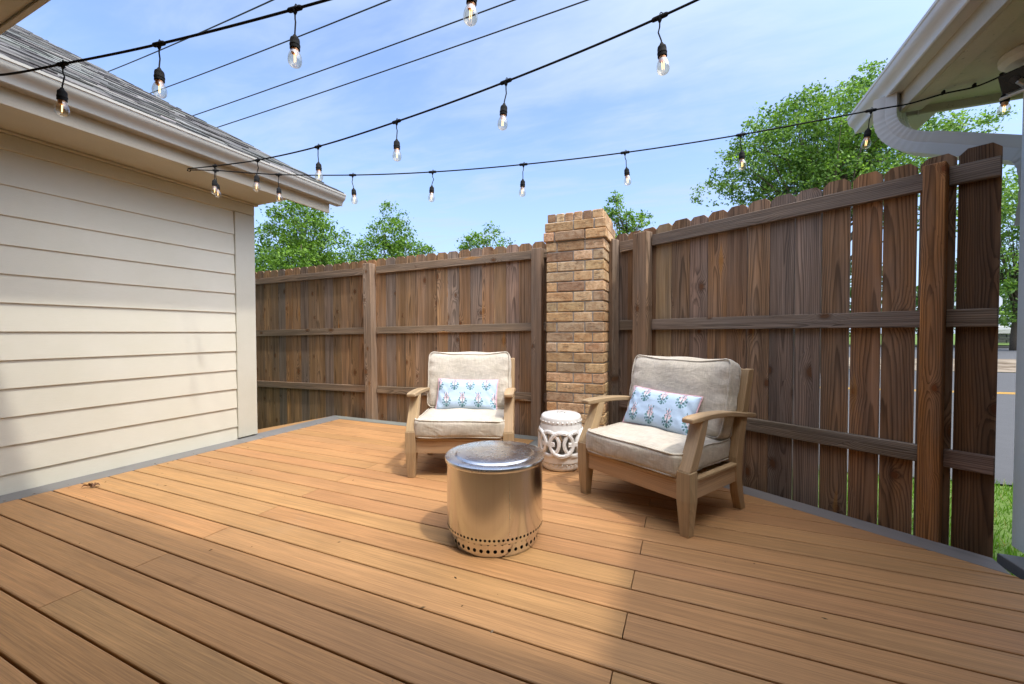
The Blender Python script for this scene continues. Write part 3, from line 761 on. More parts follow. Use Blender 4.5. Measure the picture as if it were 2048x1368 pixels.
m = MB(); m.box((-1.155, -.075, .74), (V((1, 0, 0)), V((0, 1, 0)), UPV), (.045, .09, 2.30), .004, (.29, .20, .13)); frb(m, 'edge_board')

# ------------------------------------------------------------------ brick pillar
BP = thing('brick_pillar', 'square tan brick pillar with corbelled cap between the two fences', 'pillar', (-.906, 3.755, 0))
hw = .257; CHT = .0893; BL = .293
BR = [(.64, .44, .235), (.70, .51, .30), (.58, .38, .20), (.38, .245, .145), (.66, .46, .26), (.54, .40, .25), (.46, .32, .20), (.62, .40, .23)]
def course(m, z, hgt, half, off, soldier=False):
    mo = .010
    for s_ in range(4):
        ca, sa = math.cos(s_*PI/2), math.sin(s_*PI/2)
        a0, a1 = (-half+.092+mo, half) if off else (-half, half-.092-mo)     # corners lap alternately
        W_ = a1-a0
        if soldier: parts = [(W_-4*mo)/5]*5
        else: parts = [W_*.585, W_*.415-mo]
        x = a0
        for l in parts:
            dep = .092; dj = R.uniform(-.003, .003)
            ax = V((ca, sa, 0)); ay = V((-sa, ca, 0))
            tn = jit(R.choice(BR), .14, .04)
            m.box(ax*(x+l/2) + ay*(-half+dep/2+dj) + V((0, 0, z+hgt/2+R.uniform(-.001, .001))), (ay, UPV, ax), (dep, hgt, l), .005, tn)
            x += l + mo
m = MB(); nz = 0; z = -.46
while z < 1.84:
    course(m, z, CHT-.0105, hw, nz % 2); z += CHT; nz += 1
m.build('shaft', 'brick', BP)
m = MB(); zc = z
course(m, zc, .078, hw+.02, 1); course(m, zc+.086, .078, hw+.012, 0)
course(m, zc+.172, .072, hw-.008, 0, True)
cap = m.build('cap', 'brick', BP)
m = MB(); m.abox(-hw+.011, hw-.011, -hw+.011, hw-.011, -.46, zc, .002); m.build('mortar', 'mortar', BP)
m = MB(); q = hw+.004; m.abox(-q+.006, q-.006, -q+.006, q-.006, zc-.002, zc+.168, .002); q = hw-.022; m.abox(-q, q, -q, q, zc+.169, zc+.240, .004); m.build('cap_mortar', 'mortar', cap)

# ------------------------------------------------------------------ cushions
def cushion(hx, hy, hz, rr, n=22, bulge=.02, tail=None):
    """rounded, slightly overstuffed box centred on the origin"""
    bm_v = {}; verts = []; faces = []
    def key(i, j, k):
        if (i, j, k) not in bm_v:
            p = V((2*i/n-1, 2*j/n-1, 2*k/n-1)); q = V((p.x*hx, p.y*hy, p.z*hz))
            core = V((max(-hx+rr, min(hx-rr, q.x)), max(-hy+rr, min(hy-rr, q.y)), max(-hz+rr, min(hz-rr, q.z))))
            dv = q-core
            if dv.length > 1e-9: q = core + dv.normalized()*min(dv.length, rr) if sum(abs(c) > 1e-9 for c in dv) > 1 else q
            a, b, c = q.x/hx, q.y/hy, q.z/hz
            q.z += (1 if c > 0 else -1)*abs(c)*bulge*(1-a*a)*(1-b*b)
            q.y += (1 if b > 0 else -1)*abs(b)*bulge*.5*(1-a*a)*(1-c*c)
            q.x += (1 if a > 0 else -1)*abs(a)*bulge*.5*(1-b*b)*(1-c*c)
            if tail: q = tail(q, a, b, c)
            bm_v[(i, j, k)] = len(verts); verts.append(q)
        return bm_v[(i, j, k)]
    for i in range(n):
        for j in range(n):
            for s_ in (0, n):
                for fn in (lambda a, b: (a, b, s_), lambda a, b: (a, s_, b), lambda a, b: (s_, a, b)):
                    f = (key(*fn(i, j)), key(*fn(i+1, j)), key(*fn(i+1, j+1)), key(*fn(i, j+1))); faces.append(f)
    return verts, faces
def lump(q, amp, fr, seed):
    return mnoise.noise(V((q.x*fr+seed, q.y*fr-seed, q.z*fr)))*amp

def make_chair(label):
    c = thing('armchair', label, 'armchair', group='wooden lounge chairs on the deck')
    T = lambda: jit((.45, .305, .165), .10, .03)
    X_, Y_, Z_ = V((1, 0, 0)), V((0, 1, 0)), UPV
    for s_ in (-1, 1):
        # front leg: square block above a taper
        m = MB(); hwd = .0375; xc = s_*.3525; yc = -.3475
        lv = [(0, .024, .0), (.185, .0375, 0), (.20, .0375, 0), (.337, .0375, 0)]
        vs = []; wc = []; fs = []
        for (z, h, _) in lv:
            for (a, b) in ((-1, -1), (1, -1), (1, 1), (-1, 1)): vs.append((xc+a*h, yc+b*h, z)); wc.append((a*h, b*h, z))
        for i in range(len(lv)-1):
            for k in range(4): fs.append((i*4+k, i*4+(k+1) % 4, (i+1)*4+(k+1) % 4, (i+1)*4+k))
        fs += [(3, 2, 1, 0), tuple(len(vs)-4+k for k in range(4))]
        m.add(vs, fs, wc, T(), rndcol()); o = m.build('front_leg', 'teak', c)
        b = o.modifiers.new('edge', 'BEVEL'); b.width = .004; b.segments = 2; b.limit_method = 'ANGLE'
        # swept piece from leg block to arm
        m = MB(); rn = rndcol(); tn = T(); pth = []
        for i in range(9):
            t = i/8; pth.append((-.345 + .115*(t**1.1) + .010*math.sin(PI*t), .338 + .250*t, .0375 - .008*t + .002*math.sin(PI*t)))
        vs = []; fs = []; wc = []
        for i, (y, z, w_2) in enumerate(pth):
            for (a, b_) in ((-.034, -1), (.034, -1), (.034, 1), (-.034, 1)):
                vs.append((xc+a, y+b_*w_2, z)); wc.append((a, b_*w_2, z))
        for i in range(8):
            for k in range(4): fs.append((i*4+k, i*4+(k+1) % 4, (i+1)*4+(k+1) % 4, (i+1)*4+k))
        fs += [(3, 2, 1, 0), tuple(32+k for k in range(4))]
        m.add(vs, fs, wc, tn, rn); o = m.build('arm_support', 'teak', c)
        b = o.modifiers.new('edge', 'BEVEL'); b.width = .004; b.segments = 2; b.limit_method = 'ANGLE'
        # arm: gently bowed board
        m = MB(); rn = rndcol(); tn = T(); N = 14; vs = []; fs = []; wc = []
        for i in range(N+1):
            t = i/N; y = -.355 + .735*t; z = .5955 + .009*math.sin(PI*min(1, t*1.3)) - .056*t*t
            hwid = .037 - .006*t; e = .0 if 0 < i < N else .006
            for (a, b_) in ((-1, -1), (1, -1), (1, 1), (-1, 1)):
                vs.append((xc + s_*.002 + a*(hwid-e), y, z + b_*(.0145-e*.5))); wc.append((a*hwid, b_*.0145, y+.4))
        for i in range(N):
            for k in range(4): fs.append((i*4+k, (i+1)*4+k, (i+1)*4+(k+1) % 4, i*4+(k+1) % 4))
        fs += [(0, 1, 2, 3), tuple(N*4+k for k in (3, 2, 1, 0))]
        m.add(vs, fs, wc, tn, rn); o = m.build('armrest', 'teak', c)
        b = o.modifiers.new('edge', 'BEVEL'); b.width = .006; b.segments = 2; b.limit_method = 'ANGLE'
        # back post with raked foot
        m = MB(); rn = rndcol(); tn = T(); pth = [(0, .225, .026), (.10, .190, .032), (.20, .170, .036), (.32, .175, .037), (.45, .205, .036), (.62, .252, .035), (.76, .294, .034), (.826, .312, .034)]
        vs = []; fs = []; wc = []
        for z, y, h in pth:
            for (a, b_) in ((-.024, -1), (.024, -1), (.024, 1), (-.024, 1)): vs.append((s_*.352+a, y+b_*h, z)); wc.append((a, b_*h, z))
        n = len(pth)
        for i in range(n-1):
            for k in range(4): fs.append((i*4+k, i*4+(k+1) % 4, (i+1)*4+(k+1) % 4, (i+1)*4+k))
        fs += [(3, 2, 1, 0), tuple((n-1)*4+k for k in range(4))]
        m.add(vs, fs, wc, tn, rn); o = m.build('back_post', 'teak', c)
        b = o.modifiers.new('edge', 'BEVEL'); b.width = .004; b.segments = 2; b.limit_method = 'ANGLE'
        m = MB(); m.box((s_*.355, -.07, .228), (Z_, X_, Y_), (.098, .024, .475), .003, T()); m.box((s_*.358, -.07, .281), (Z_, X_, Y_), (.016, .034, .475), .003, T()); m.build('seat_rail', 'teak', c)
    m = MB(); m.box((0, -.355, .228), (Z_, Y_, X_), (.098, .024, .628), .003, T()); m.box((0, -.358, .281), (Z_, Y_, X_), (.016, .034, .628), .003, T()); m.build('seat_rail', 'teak', c)
    m = MB(); m.box((0, .165, .23), (Z_, Y_, X_), (.098, .024, .655), .003, T()); m.build('seat_rail', 'teak', c)
    m = MB()
    for k in range(7): m.box((0, -.30+k*.068, .262), (Y_, Z_, X_), (.05, .018, .68), .002, T())
    m.build('seat_slats', 'teak', c)
    m = MB(); m.box((0, .298, .79), (V((0, .26, .96)).normalized(), V((0, .96, -.26)).normalized(), X_), (.075, .026, .655), .003, T()); m.build('top_rail', 'teak', c)
    m = MB()
    for k in range(6):
        x = -.26+k*.104; a0, a1 = V((x, .196, .30)), V((x, .286, .755)); dd = (a1-a0)
        m.box((a0+a1)/2, (X_, dd.normalized().cross(X_), dd.normalized()), (.045, .014, dd.length), .002, T())
    m.build('back_slats', 'teak', c)
    # seat cushion
    def tl(q, a, b, cc):
        q.z += lump(q, .009, 6, 3.3); q.x += lump(q, .005, 9, 8.1); q.y += lump(q, .005, 9, 1.1); return q
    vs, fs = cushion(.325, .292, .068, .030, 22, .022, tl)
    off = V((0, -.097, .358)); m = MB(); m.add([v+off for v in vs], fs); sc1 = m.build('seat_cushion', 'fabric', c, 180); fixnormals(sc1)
    def loop(hx, hy, z, rr, f):
        pts = []
        for cx, cy, a0 in ((hx-rr, hy-rr, 0), (-hx+rr, hy-rr, 90), (-hx+rr, -hy+rr, 180), (hx-rr, -hy+rr, 270)):
            for k in range(6):
                t = rad(a0+k*15); pts.append(V((cx+rr*math.cos(t), cy+rr*math.sin(t), 0)))
            # straight run
        res = []
        for i, p in enumerate(pts):
            q = pts[(i+1) % len(pts)]; nseg = max(1, int((q-p).length/.05))
            for k in range(nseg): res.append(p.lerp(q, k/nseg))
        return [f(p.x, p.y) for p in res]
    m = MB()
    for zz_ in (.062, -.058):
        def f(x, y, zz_=zz_):
            a, b = x/.325, y/.292; q = V((x, y, zz_)); z2 = zz_ + (1 if zz_ > 0 else -1)*.012*(1-a**2*.98)*(1-b**2*.98)*.4
            return V((x*.992+lump(q, .005, 9, 8.1), y*.992+lump(q, .005, 9, 1.1), z2 + lump(q, .009, 6, 3.3))) + off
        m.tube(loop(.325, .292, 0, .05, f), .0048, 6, closed=True)
    m.build('piping', 'fabric', sc1, 180)
    # back cushion, leaning back
    def tb(q, a, b, cc):
        # local: x across, y thickness, z height
        q.z += .018*abs(a)**3*max(0, cc) - .012*(1-a*a)*max(0, cc)
        q.x *= 1 - .05*(cc < 0)*abs(cc)*.3 + .012*max(0, cc)
        q.y += lump(q, .013, 5, 4.4); q.x += lump(q, .009, 8, 2.2); q.z += lump(q, .006, 8, 6.2)
        if abs(a) > .75: q.y *= 1 + .10*math.sin(cc*16+a*3)*(abs(a)-.75)*4
        return q
    vs, fs = cushion(.340, .066, .228, .045, 24, .030, tb)
    lean = Matrix.Rotation(-rad(13), 4, 'X'); offb = V((0, .150, .645))
    m = MB(); m.add([lean @ v + offb for v in vs], fs); bc = m.build('back_cushion', 'fabric', c, 180); fixnormals(bc)
    m = MB()
    for yy in (-.055, .055):
        def f(x, z, yy=yy):
            a, cc = x/.34, z/.228; q = V((x*.995, yy*(1+.12*(1-a*a)*(1-cc*cc)), z*.995)); q = tb(q, a, 0, cc); q.y = q.y*1.0
            return lean @ q + offb
        m.tube(loop(.340, .228, 0, .05, f), .0048, 6, closed=True)
    m.build('piping', 'fabric', bc, 180)
    return c
ch1 = make_chair('wooden armchair with beige cushions standing left of the brick pillar, behind the steel fire pit')
ch1.location = (-1.627, 2.864, 0); ch1.rotation_euler = (0, 0, rad(20.8))
ch2 = copy_tree(ch1); ch2['label'] = 'wooden armchair with beige cushions right of the brick pillar, back against the dark fence'
ch2.location = (-.12, 2.737, 0); ch2.rotation_euler = (0, 0, rad(-30.5))

# ------------------------------------------------------------------ throw pillows
def motif(u, v):
    """flowering sprig in a unit box: returns colour or None (u -1..1, v -1..1)"""
    g1, g2, pk, wh = (.06, .15, .18), (.17, .32, .33), (.66, .46, .50), (.72, .74, .76)
    rr = math.hypot(u/.82, (v+.22)/.62)
    th = math.atan2(u, v+.2)
    # ring of small leaves round the base
    if .70 < rr < 1.02 and v < .28:
        if math.sin(th*13+.6) > -.25: return g1 if math.sin(th*5) > -.2 else g2
    if abs(u) < .06 and -.75 < v < .85: return g1
    for (cx, cy, rx, ry, c) in ((-.34, .18, .2, .2, pk), (.34, .18, .2, .2, pk), (0, .42, .2, .2, pk), (-.18, -.02, .16, .2, wh), (.18, -.02, .16, .2, wh), (0, .14, .15, .18, pk),
                                (-.22, .66, .11, .11, pk), (.22, .66, .11, .11, pk), (0, .86, .09, .09, pk), (-.3, -.34, .17, .11, g1), (.3, -.34, .17, .11, g1), (0, -.3, .13, .18, pk),
                                (-.14, -.56, .12, .1, g2), (.14, -.56, .12, .1, g2), (-.5, -.08, .1, .18, g2), (.5, -.08, .1, .18, g2), (0, -.78, .1, .09, g1)):
        e = ((u-cx)/rx)**2 + ((v-cy)/ry)**2
        if e < 1: return c if e > .12 or c in (g1, g2) else (.8, .5, .5)
    if .35 < v < .95 and abs(abs(u)-.34-.1*math.sin(v*9)) < .05: return g1
    return None
BLUE = (.47, .60, .76)
def print_colour(x, z):
    # staggered rows of sprigs over the pillow front; x, z in metres
    best = BLUE
    for row, (zc, sh) in enumerate(((-.052, 0.0), (.082, .5))):
        for k in range(-3, 4):
            xc = (k+sh-.25)*.128
            u, v = (x-xc)/.043, (z-zc)/.066
            if abs(u) < 1 and abs(v) < 1:
                c = motif(u, v)
                if c: return c
    return best
def make_pillow(label):
    p = thing('throw_pillow', label, 'pillow', group='flowered blue throw pillows on the armchairs')
    nx, nz = 150, 84; hx, hz = .245, .130; verts = []; cols = []; faces = []
    for side in (-1, 1):
        for i in range(nx+1):
            for j in range(nz+1):
                a, b = 2*i/nx-1, 2*j/nz-1
                th = .055*((1-a**4)*(1-b**4))**.55 + .002
                # corners pulled out, edges pulled in
                x = a*hx*(1 - .035*(1-b*b)); z = b*hz*(1 - .07*(1-a*a))
                wr = .003*math.sin(a*21+b*9)*(abs(a)**3) + mnoise.noise(V((a*3, b*3, side*2)))*.004
                verts.append((x, side*th + wr, z)); cols.append(print_colour(x+.006*math.sin(b*2), z))
    st = (nx+1)*(nz+1)
    for s_ in range(2):
        for i in range(nx):
            for j in range(nz):
                q = (s_*st+i*(nz+1)+j, s_*st+(i+1)*(nz+1)+j, s_*st+(i+1)*(nz+1)+j+1, s_*st+i*(nz+1)+j+1)
                faces.append(q if s_ == 0 else q[::-1])
    m = MB(); m.add(verts, faces, None, cols); m.build('cover', 'pillow', p, 180)
    m = MB(); pts = []
    for i in range(0, nx, 6): pts.append((i, 0))
    for j in range(0, nz, 6): pts.append((nx, j))
    for i in range(nx, 0, -6): pts.append((i, nz))
    for j in range(nz, 0, -6): pts.append((0, j))
    pp = []
    for i, j in pts:
        a, b = 2*i/nx-1, 2*j/nz-1
        pp.append((a*(hx+.002)*(1-.035*(1-b*b)), 0, b*(hz+.002)*(1-.07*(1-a*a))))
    m.tube(pp, .0055, 6, closed=True, tint=(.66, .42, .46)); m.build('piping', 'pillow', p, 180)
    return p
pw1 = make_pillow('blue flowered pillow propped upright on the armchair left of the brick pillar')
pw2 = copy_tree(pw1); pw2['label'] = 'blue flowered pillow tipped sideways on the armchair right of the brick pillar'
def place_pillow(p, chair_o, th, lx, ly, lz, lean, roll, yw=0.0):
    M_ = Matrix.Translation(chair_o) @ Matrix.Rotation(rad(th), 4, 'Z') @ Matrix.Translation((lx, ly, lz)) @ Matrix.Rotation(rad(yw), 4, 'Z') @ Matrix.Rotation(rad(lean), 4, 'X') @ Matrix.Rotation(rad(roll), 4, 'Y')
    p.matrix_world = M_
place_pillow(pw1, (-1.627, 2.864, 0), 20.8, .0, .018, .545, -24, 1)
place_pillow(pw2, (-.12, 2.737, 0), -30.5, -.045, .012, .548, -26, 2)

# ------------------------------------------------------------------ steel fire pit
fp = thing('fire_pit', 'round brushed steel smokeless fire pit with lid on the deck boards', 'fire pit', (-.907, 1.885, 0), .3)
def holed_band(m, rad_, z0, z1, N, hr, zc, seg=14, bulge=None):
    """cylinder band pierced by N round holes"""
    for k in range(N):
        t0, t1 = 2*PI*k/N, 2*PI*(k+1)/N; tc_ = (t0+t1)/2; hwid = (t1-t0)/2*rad_
        inner = []; outer = []
        for i in range(seg):
            a = 2*PI*(i+.5)/seg; ca, sa = math.cos(a), math.sin(a)
            inner.append((hr*ca, zc+hr*sa))
            s1 = hwid/abs(ca) if abs(ca) > 1e-6 else 1e9; lim = (z1-zc) if sa > 0 else (zc-z0)
            s2 = lim/abs(sa) if abs(sa) > 1e-6 else 1e9; q = min(s1, s2); outer.append((q*ca, zc+q*sa))
        # exact corners
        cs = [(hwid, z1), (-hwid, z1), (-hwid, z0), (hwid, z0)]
        P_ = lambda p: (rad_*math.cos(tc_+p[0]/rad_), rad_*math.sin(tc_+p[0]/rad_), p[1])
        vs = [P_(p) for p in inner] + [P_(p) for p in outer] + [P_(c) for c in cs]
        fs = [(i, seg+i, seg+(i+1) % seg, (i+1) % seg) for i in range(seg)]
        for ci, c in enumerate(cs):
            for i in range(seg):
                a, b = outer[i], outer[(i+1) % seg]
                onx = lambda p: abs(abs(p[0])-hwid) < 1e-7
                if onx(a) != onx(b):
                    corner = ((hwid if (a if onx(a) else b)[0] > 0 else -hwid), (a if not onx(a) else b)[1])
                    if abs(corner[0]-c[0]) < 1e-6 and abs(corner[1]-c[1]) < 1e-6: fs.append((seg+i, 2*seg+ci, seg+(i+1) % seg))
        m.add(vs, fs)
m = MB(); R1 = .2455
m.lathe([(R1, .402), (R1, .108)], seg=96)
holed_band(m, R1, .078, .108, 72, .0062, .092)
m.lathe([(R1, .078), (R1-.004, .071), (R1-.012, .069), (R1-.02, .072)], seg=96)
# rolled shoulder below the lid
m.lathe([(R1-.02, .408), (R1+.0005, .406), (R1, .402)], seg=96)
bod = m.build('body', 'steel', fp, 40)
m = MB(); aw = math.atan2(-1.885, .907) - .3 + .28      # narrow strip of paler steel, a little right of the side facing the camera
m.add([((R1+.0006)*math.cos(aw+s_*.0045), (R1+.0006)*math.sin(aw+s_*.0045), z) for z in (.112, .40) for s_ in (-1, 1)], [(0, 1, 3, 2)]); m.build('pale_strip', 'lid', bod)
m = MB(); m.lathe([(R1-.006, .40), (R1-.006, .08)], seg=64); m.lathe([(.214, .075), (.214, .006)], seg=64); m.build('liner', 'hole', fp, 40)
m = MB(); R2 = .2235
holed_band(m, R2, .012, .050, 42, .0088, .030); holed_band(m, R2, .050, .078, 42, .0072, .064)
m.lathe([(R2-.006, .0), (R2-.001, .004), (R2, .012)], seg=84)
m.build('base_ring', 'steel', fp, 40)
m = MB()
m.lathe([(.2505, .404), (.2535, .405), (.2555, .409), (.2555, .421), (.2535, .4245), (.249, .4262), (.212, .4268), (.204, .4275), (.196, .4335), (.190, .4350), (.10, .4358), (0, .4360)], seg=112)
m.lathe([(.2505, .404), (.2485, .4235), (0, .424)], seg=112)
m.build('lid', 'lid', fp, 30)

# ------------------------------------------------------------------ ceramic garden stool
gs = thing('garden_stool', 'white ceramic drum stool with pierced interlocking rings beside the brick pillar', 'stool', (-.90, 3.067, 0), rad(-108))
def srad(z):
    z = min(max(z, 0), .42); t = (z-.20)/.22; return .1705 - .024*t*t
ZC, RO = .213, .100; NR = 10; RM = .17
m = MB()
m.lathe([(.0, .424), (.10, .423), (.135, .419), (.150, .410), (.156, .395), (.1575, .36), (.1565, .352), (.149, .349), (.144, .345)], seg=72)
seat_mb = m
m = MB(); m.lathe([(.0, .004), (.140, .004), (.1475, .010), (.150, .03), (.1545, .058), (.1545, .066), (.149, .072)], seg=72); foot_mb = m
for zb in (.372, .052):
    for k in range(28):
        t = 2*PI*k/28; rr = (.1575 if zb > .2 else .1535)
        c0 = V((rr*math.cos(t), rr*math.sin(t), zb)); vs = []; fs = []; o = V((math.cos(t), math.sin(t), 0)); s_ = V((-math.sin(t), math.cos(t), 0))
        vs.append(c0+o*.0065)
        for j in range(1, 4):
            for i in range(8):
                a = j*PI/6; b = 2*PI*i/8; vs.append(c0 + o*(.0065*math.cos(a)) + (s_*math.cos(b)+UPV*math.sin(b))*(.0075*math.sin(a)))
        fs += [(0, 1+i, 1+(i+1) % 8) for i in range(8)]
        for j in range(2): fs += [(1+j*8+i, 1+(j+1)*8+i, 1+(j+1)*8+(i+1) % 8, 1+j*8+(i+1) % 8) for i in range(8)]
        (seat_mb if zb > .2 else foot_mb).add(vs, fs)
seat_mb.build('seat', 'ceramic', gs, 50); foot_mb.build('foot', 'ceramic', gs, 50)
# pierced wall: shoulder and plinth with scalloped edges, then the ring bands
def sp(th, z, o=0.0): r = srad(z)+o; return (r*math.cos(th), r*math.sin(th), z)
m = MB(); NT_, NZ = 360, 96; z0, z1 = .066, .352; ids = {}; vs = []; fs = []
def ringd(th, z):
    k = round(th/(2*PI/NR)); best = 9
    for kk in (k-1, k, k+1):
        best = min(best, math.hypot((th-kk*2*PI/NR)*RM, z-ZC))
    return best
for o_ in (0.0, -.012):
    ids = {}
    for i in range(NT_):
        for j in range(NZ):
            th = 2*PI*(i+.5)/NT_; z = z0+(z1-z0)*(j+.5)/NZ
            if ringd(th, z) < RO-.010: continue
            q = []
            for (a, b) in ((i, j), (i+1, j), (i+1, j+1), (i, j+1)):
                kk = (a % NT_, b)
                if kk not in ids: ids[kk] = len(vs); vs.append(sp(2*PI*a/NT_, z0+(z1-z0)*b/NZ, o_))
                q.append(ids[kk])
            fs.append(tuple(q) if o_ == 0 else tuple(q[::-1]))
m.add(vs, fs); m.build('drum_wall', 'ceramic', gs, 180)
for k in range(NR):
    m = MB(); vs = []; fs = []; NS = 64; th0 = 2*PI*k/NR
    prof = [(-.0135, -.010), (-.0135, .002), (-.0125, .006), (-.0095, .0085), (-.0060, .0066), (-.0035, .0088), (0, .0100), (.0035, .0088), (.0060, .0066), (.0095, .0085), (.0125, .006), (.0135, .002), (.0135, -.010)]
    n = len(prof); lift = .004 if k % 2 else 0.0
    for i in range(NS):
        ph = 2*PI*i/NS
        for (w_1, o_) in prof:
            rr = RO-.0125+w_1; vs.append(sp(th0+rr*math.cos(ph)/RM, ZC+rr*math.sin(ph), o_ + (lift if o_ > 0 else 0)))
    for i in range(NS):
        for j in range(n):
            fs.append((i*n+j, i*n+(j+1) % n, ((i+1) % NS)*n+(j+1) % n, ((i+1) % NS)*n+j))
    m.add(vs, fs); o = m.build('ring', 'ceramic', gs, 50); fixnormals(o)
    if k % 2 == 0:
        m = MB()
        for dz in (-.011, 0, .011):
            m.tube([sp(th0+t*.0042/ .1, ZC+dz, .004+.003*(1-abs(t)/8)) for t in range(-8, 9)], .0062, 8)
        m.build('tie', 'ceramic', gs, 180)
m = MB()    # coin-like piercing in the seat top
for k in range(4):
    a = k*PI/2+.4; vs = [(.0, 0, 0)]; c0 = V((.030*math.cos(a), .030*math.sin(a), .4248)); tt = V((-math.sin(a), math.cos(a), 0)); oo = V((math.cos(a), math.sin(a), 0))
    vs = [c0 + tt*(.014*math.cos(2*PI*i/10)) + oo*(.006*math.sin(2*PI*i/10)) - oo*(.006*math.cos(2*PI*i/10)**2) for i in range(10)]
    m.add(vs, [tuple(range(10))])
m.build('seat_opening', 'hole', gs)

# ------------------------------------------------------------------ string lights
def bulb_proto():
    pass
def string_light(label, pts, bulbs, extra=None):
    base = V(pts[0]); sgl = thing('string_light', label, 'string light', base, 0, 'festoon string lights over the deck')
    P = [V(p) for p in pts]
    # smooth path
    def cr(t):
        n = len(P)-1; i = min(int(t), n-1); f = t-i
        p0, p1, p2, p3 = P[max(i-1, 0)], P[i], P[i+1], P[min(i+2, n)]
        return .5*((2*p1)+(p2-p0)*f+(2*p0-5*p1+4*p2-p3)*f*f+(3*p1-p0-3*p2+p3)*f**3)
    path = [cr(i*(len(P)-1)/720)-base for i in range(721)]
    m = MB(); m.tube(path[::8], .0044, 8)
    if extra: extra(m, base)
    m.build('cable', 'black', sgl, 180)
    for bi, bxx in enumerate(bulbs):
        # nearest path point with this x
        if hasattr(bxx, '__len__'): q = V(bxx)-base; tdir = V((1, 0, 0))
        else:
            i = min(range(len(path)), key=lambda k: abs(path[k].x+base.x-bxx)); q = path[i]; tdir = (path[min(i+1, 720)]-path[max(i-1, 0)]).normalized()
        rr = random.Random(bi*7+int(base.x*100)); tilt = V((rr.uniform(-.10, .10), rr.uniform(-.06, .06), -1)).normalized()
        m = MB()
        m.tube([q-tdir*.028, q-tdir*.022, q+tdir*.022, q+tdir*.028], [.006, .0085, .0085, .006], 10)
        m.tube([q+V((0, 0, .004)), q+V((0, 0, .012)), q+tdir*.004+V((0, 0, .016)), q+tdir*.009+V((0, 0, .011)), q+tdir*.009], .0018, 6)
        m.tube([q, q-V((0, 0, .012)), q-V((0, 0, .02))], [.009, .007, .003], 8)
        h1 = q - V((0, 0, .098)) + V((tilt.x*.10, tilt.y*.10, 0)); mid_ = q - V((0, 0, .05)) + V((rr.uniform(-.008, .008), rr.uniform(-.006, .006), 0))
        m.tube([q-V((0, 0, .012)), q-V((0, 0, .03))+(mid_-q)*.1, mid_, h1-tilt*.012, h1], .0026, 7)
        # socket
        zax = -tilt; xa = V((1, 0, 0)); xa = (xa-zax*xa.dot(zax)).normalized(); ya = zax.cross(xa)
        def lat(prof, mm, seg=18):
            vs = []; fs = []; n = len(prof)
            for (r, z) in prof:
                for k in range(seg): a = 2*PI*k/seg; vs.append(h1 + xa*(r*math.cos(a)) + ya*(r*math.sin(a)) + tilt*z)
            for i in range(n-1): fs += [(i*seg+k, i*seg+(k+1) % seg, (i+1)*seg+(k+1) % seg, (i+1)*seg+k) for k in range(seg)]
            mm.add(vs, fs)
        lat([(0, -.004), (.005, -.003), (.008, .004), (.0145, .011), (.0158, .018), (.0158, .030), (.0172, .032), (.0172, .036), (.0162, .037), (.0165, .048), (.0135, .0485), (.0, .046)], m)
        so_ = m.build('socket', 'black', sgl, 40)
        m = MB(); lat([(.0125, .046), (.0132, .056), (.0115, .063), (.006, .066), (0, .066)], m); m.build('bulb_cap', 'brass', so_, 40)
        m = MB(); lat([(.0118, .050), (.0135, .056), (.0185, .066), (.0222, .078), (.0232, .088), (.0215, .099), (.0165, .107), (.008, .1115), (.0, .1125)], m, 22); m.build('bulb', 'glass', so_, 180)
        m = MB()
        for s_ in (-1, 1):
            m.tube([h1+tilt*.060+xa*.0035*s_, h1+tilt*.094+xa*.0030*s_], .0012, 5)
        m.build('filament', 'filament', so_)
    return sgl
string_light('nearest string of bulbs, crossing the sky above the grey shingled roof at upper left',
    [(-3.60, .60, 2.34), (-3.15, .69, 2.215), (-2.737, .767, 2.168), (-2.368, .832, 2.158), (-1.864, .921, 2.156), (-1.262, 1.028, 2.178), (-.67, 1.13, 2.215), (.2, 1.29, 2.29), (1.12, 1.45, 2.42)],
    [-2.368, -1.864, -1.262, -.614])
string_light('middle string of bulbs, rising from the house soffit to the top edge of the view',
    [(-3.66, 1.99, 2.362), (-3.282, 1.947, 2.305), (-2.684, 1.88, 2.224), (-2.04, 1.807, 2.168), (-1.397, 1.734, 2.15), (-.739, 1.66, 2.155), (-.083, 1.586, 2.19), (.5, 1.52, 2.27), (1.12, 1.45, 2.42)],
    [-3.25, -2.684, -2.04, -1.397, -.739, -.10], lambda m, b: m.tube([V((-3.66, 1.99, 2.366))-b, V((-3.665, 1.985, 2.345))-b, V((-3.64, 1.99, 2.338))-b, V((-3.632, 1.995, 2.352))-b], .004, 6))
string_light('farthest string of bulbs, stretched from the house soffit to the porch camera',
    [(-3.655, 2.0, 2.355), (-3.382, 2.05, 2.325), (-2.863, 2.161, 2.254), (-2.248, 2.293, 2.202), (-1.643, 2.422, 2.176), (-1.012, 2.558, 2.176), (-.369, 2.696, 2.198), (.295, 2.838, 2.246), (.963, 2.981, 2.318), (1.146, 3.02, 2.336), (1.276, 2.99, 2.345), (1.40, 2.97, 2.345), (1.47, 2.86, 2.34)],
    [-3.41, -2.85, -2.248, -1.643, -1.012, -.369, .295, .963, (1.46, 2.86, 2.335)],
    lambda m, b: [m.box(V(p)-b, (V((1, 0, 0)), V((0, 1, 0)), UPV), (.012, .022, .02), .003) for p in ((1.276, 2.99, 2.352), (1.39, 2.97, 2.352))])

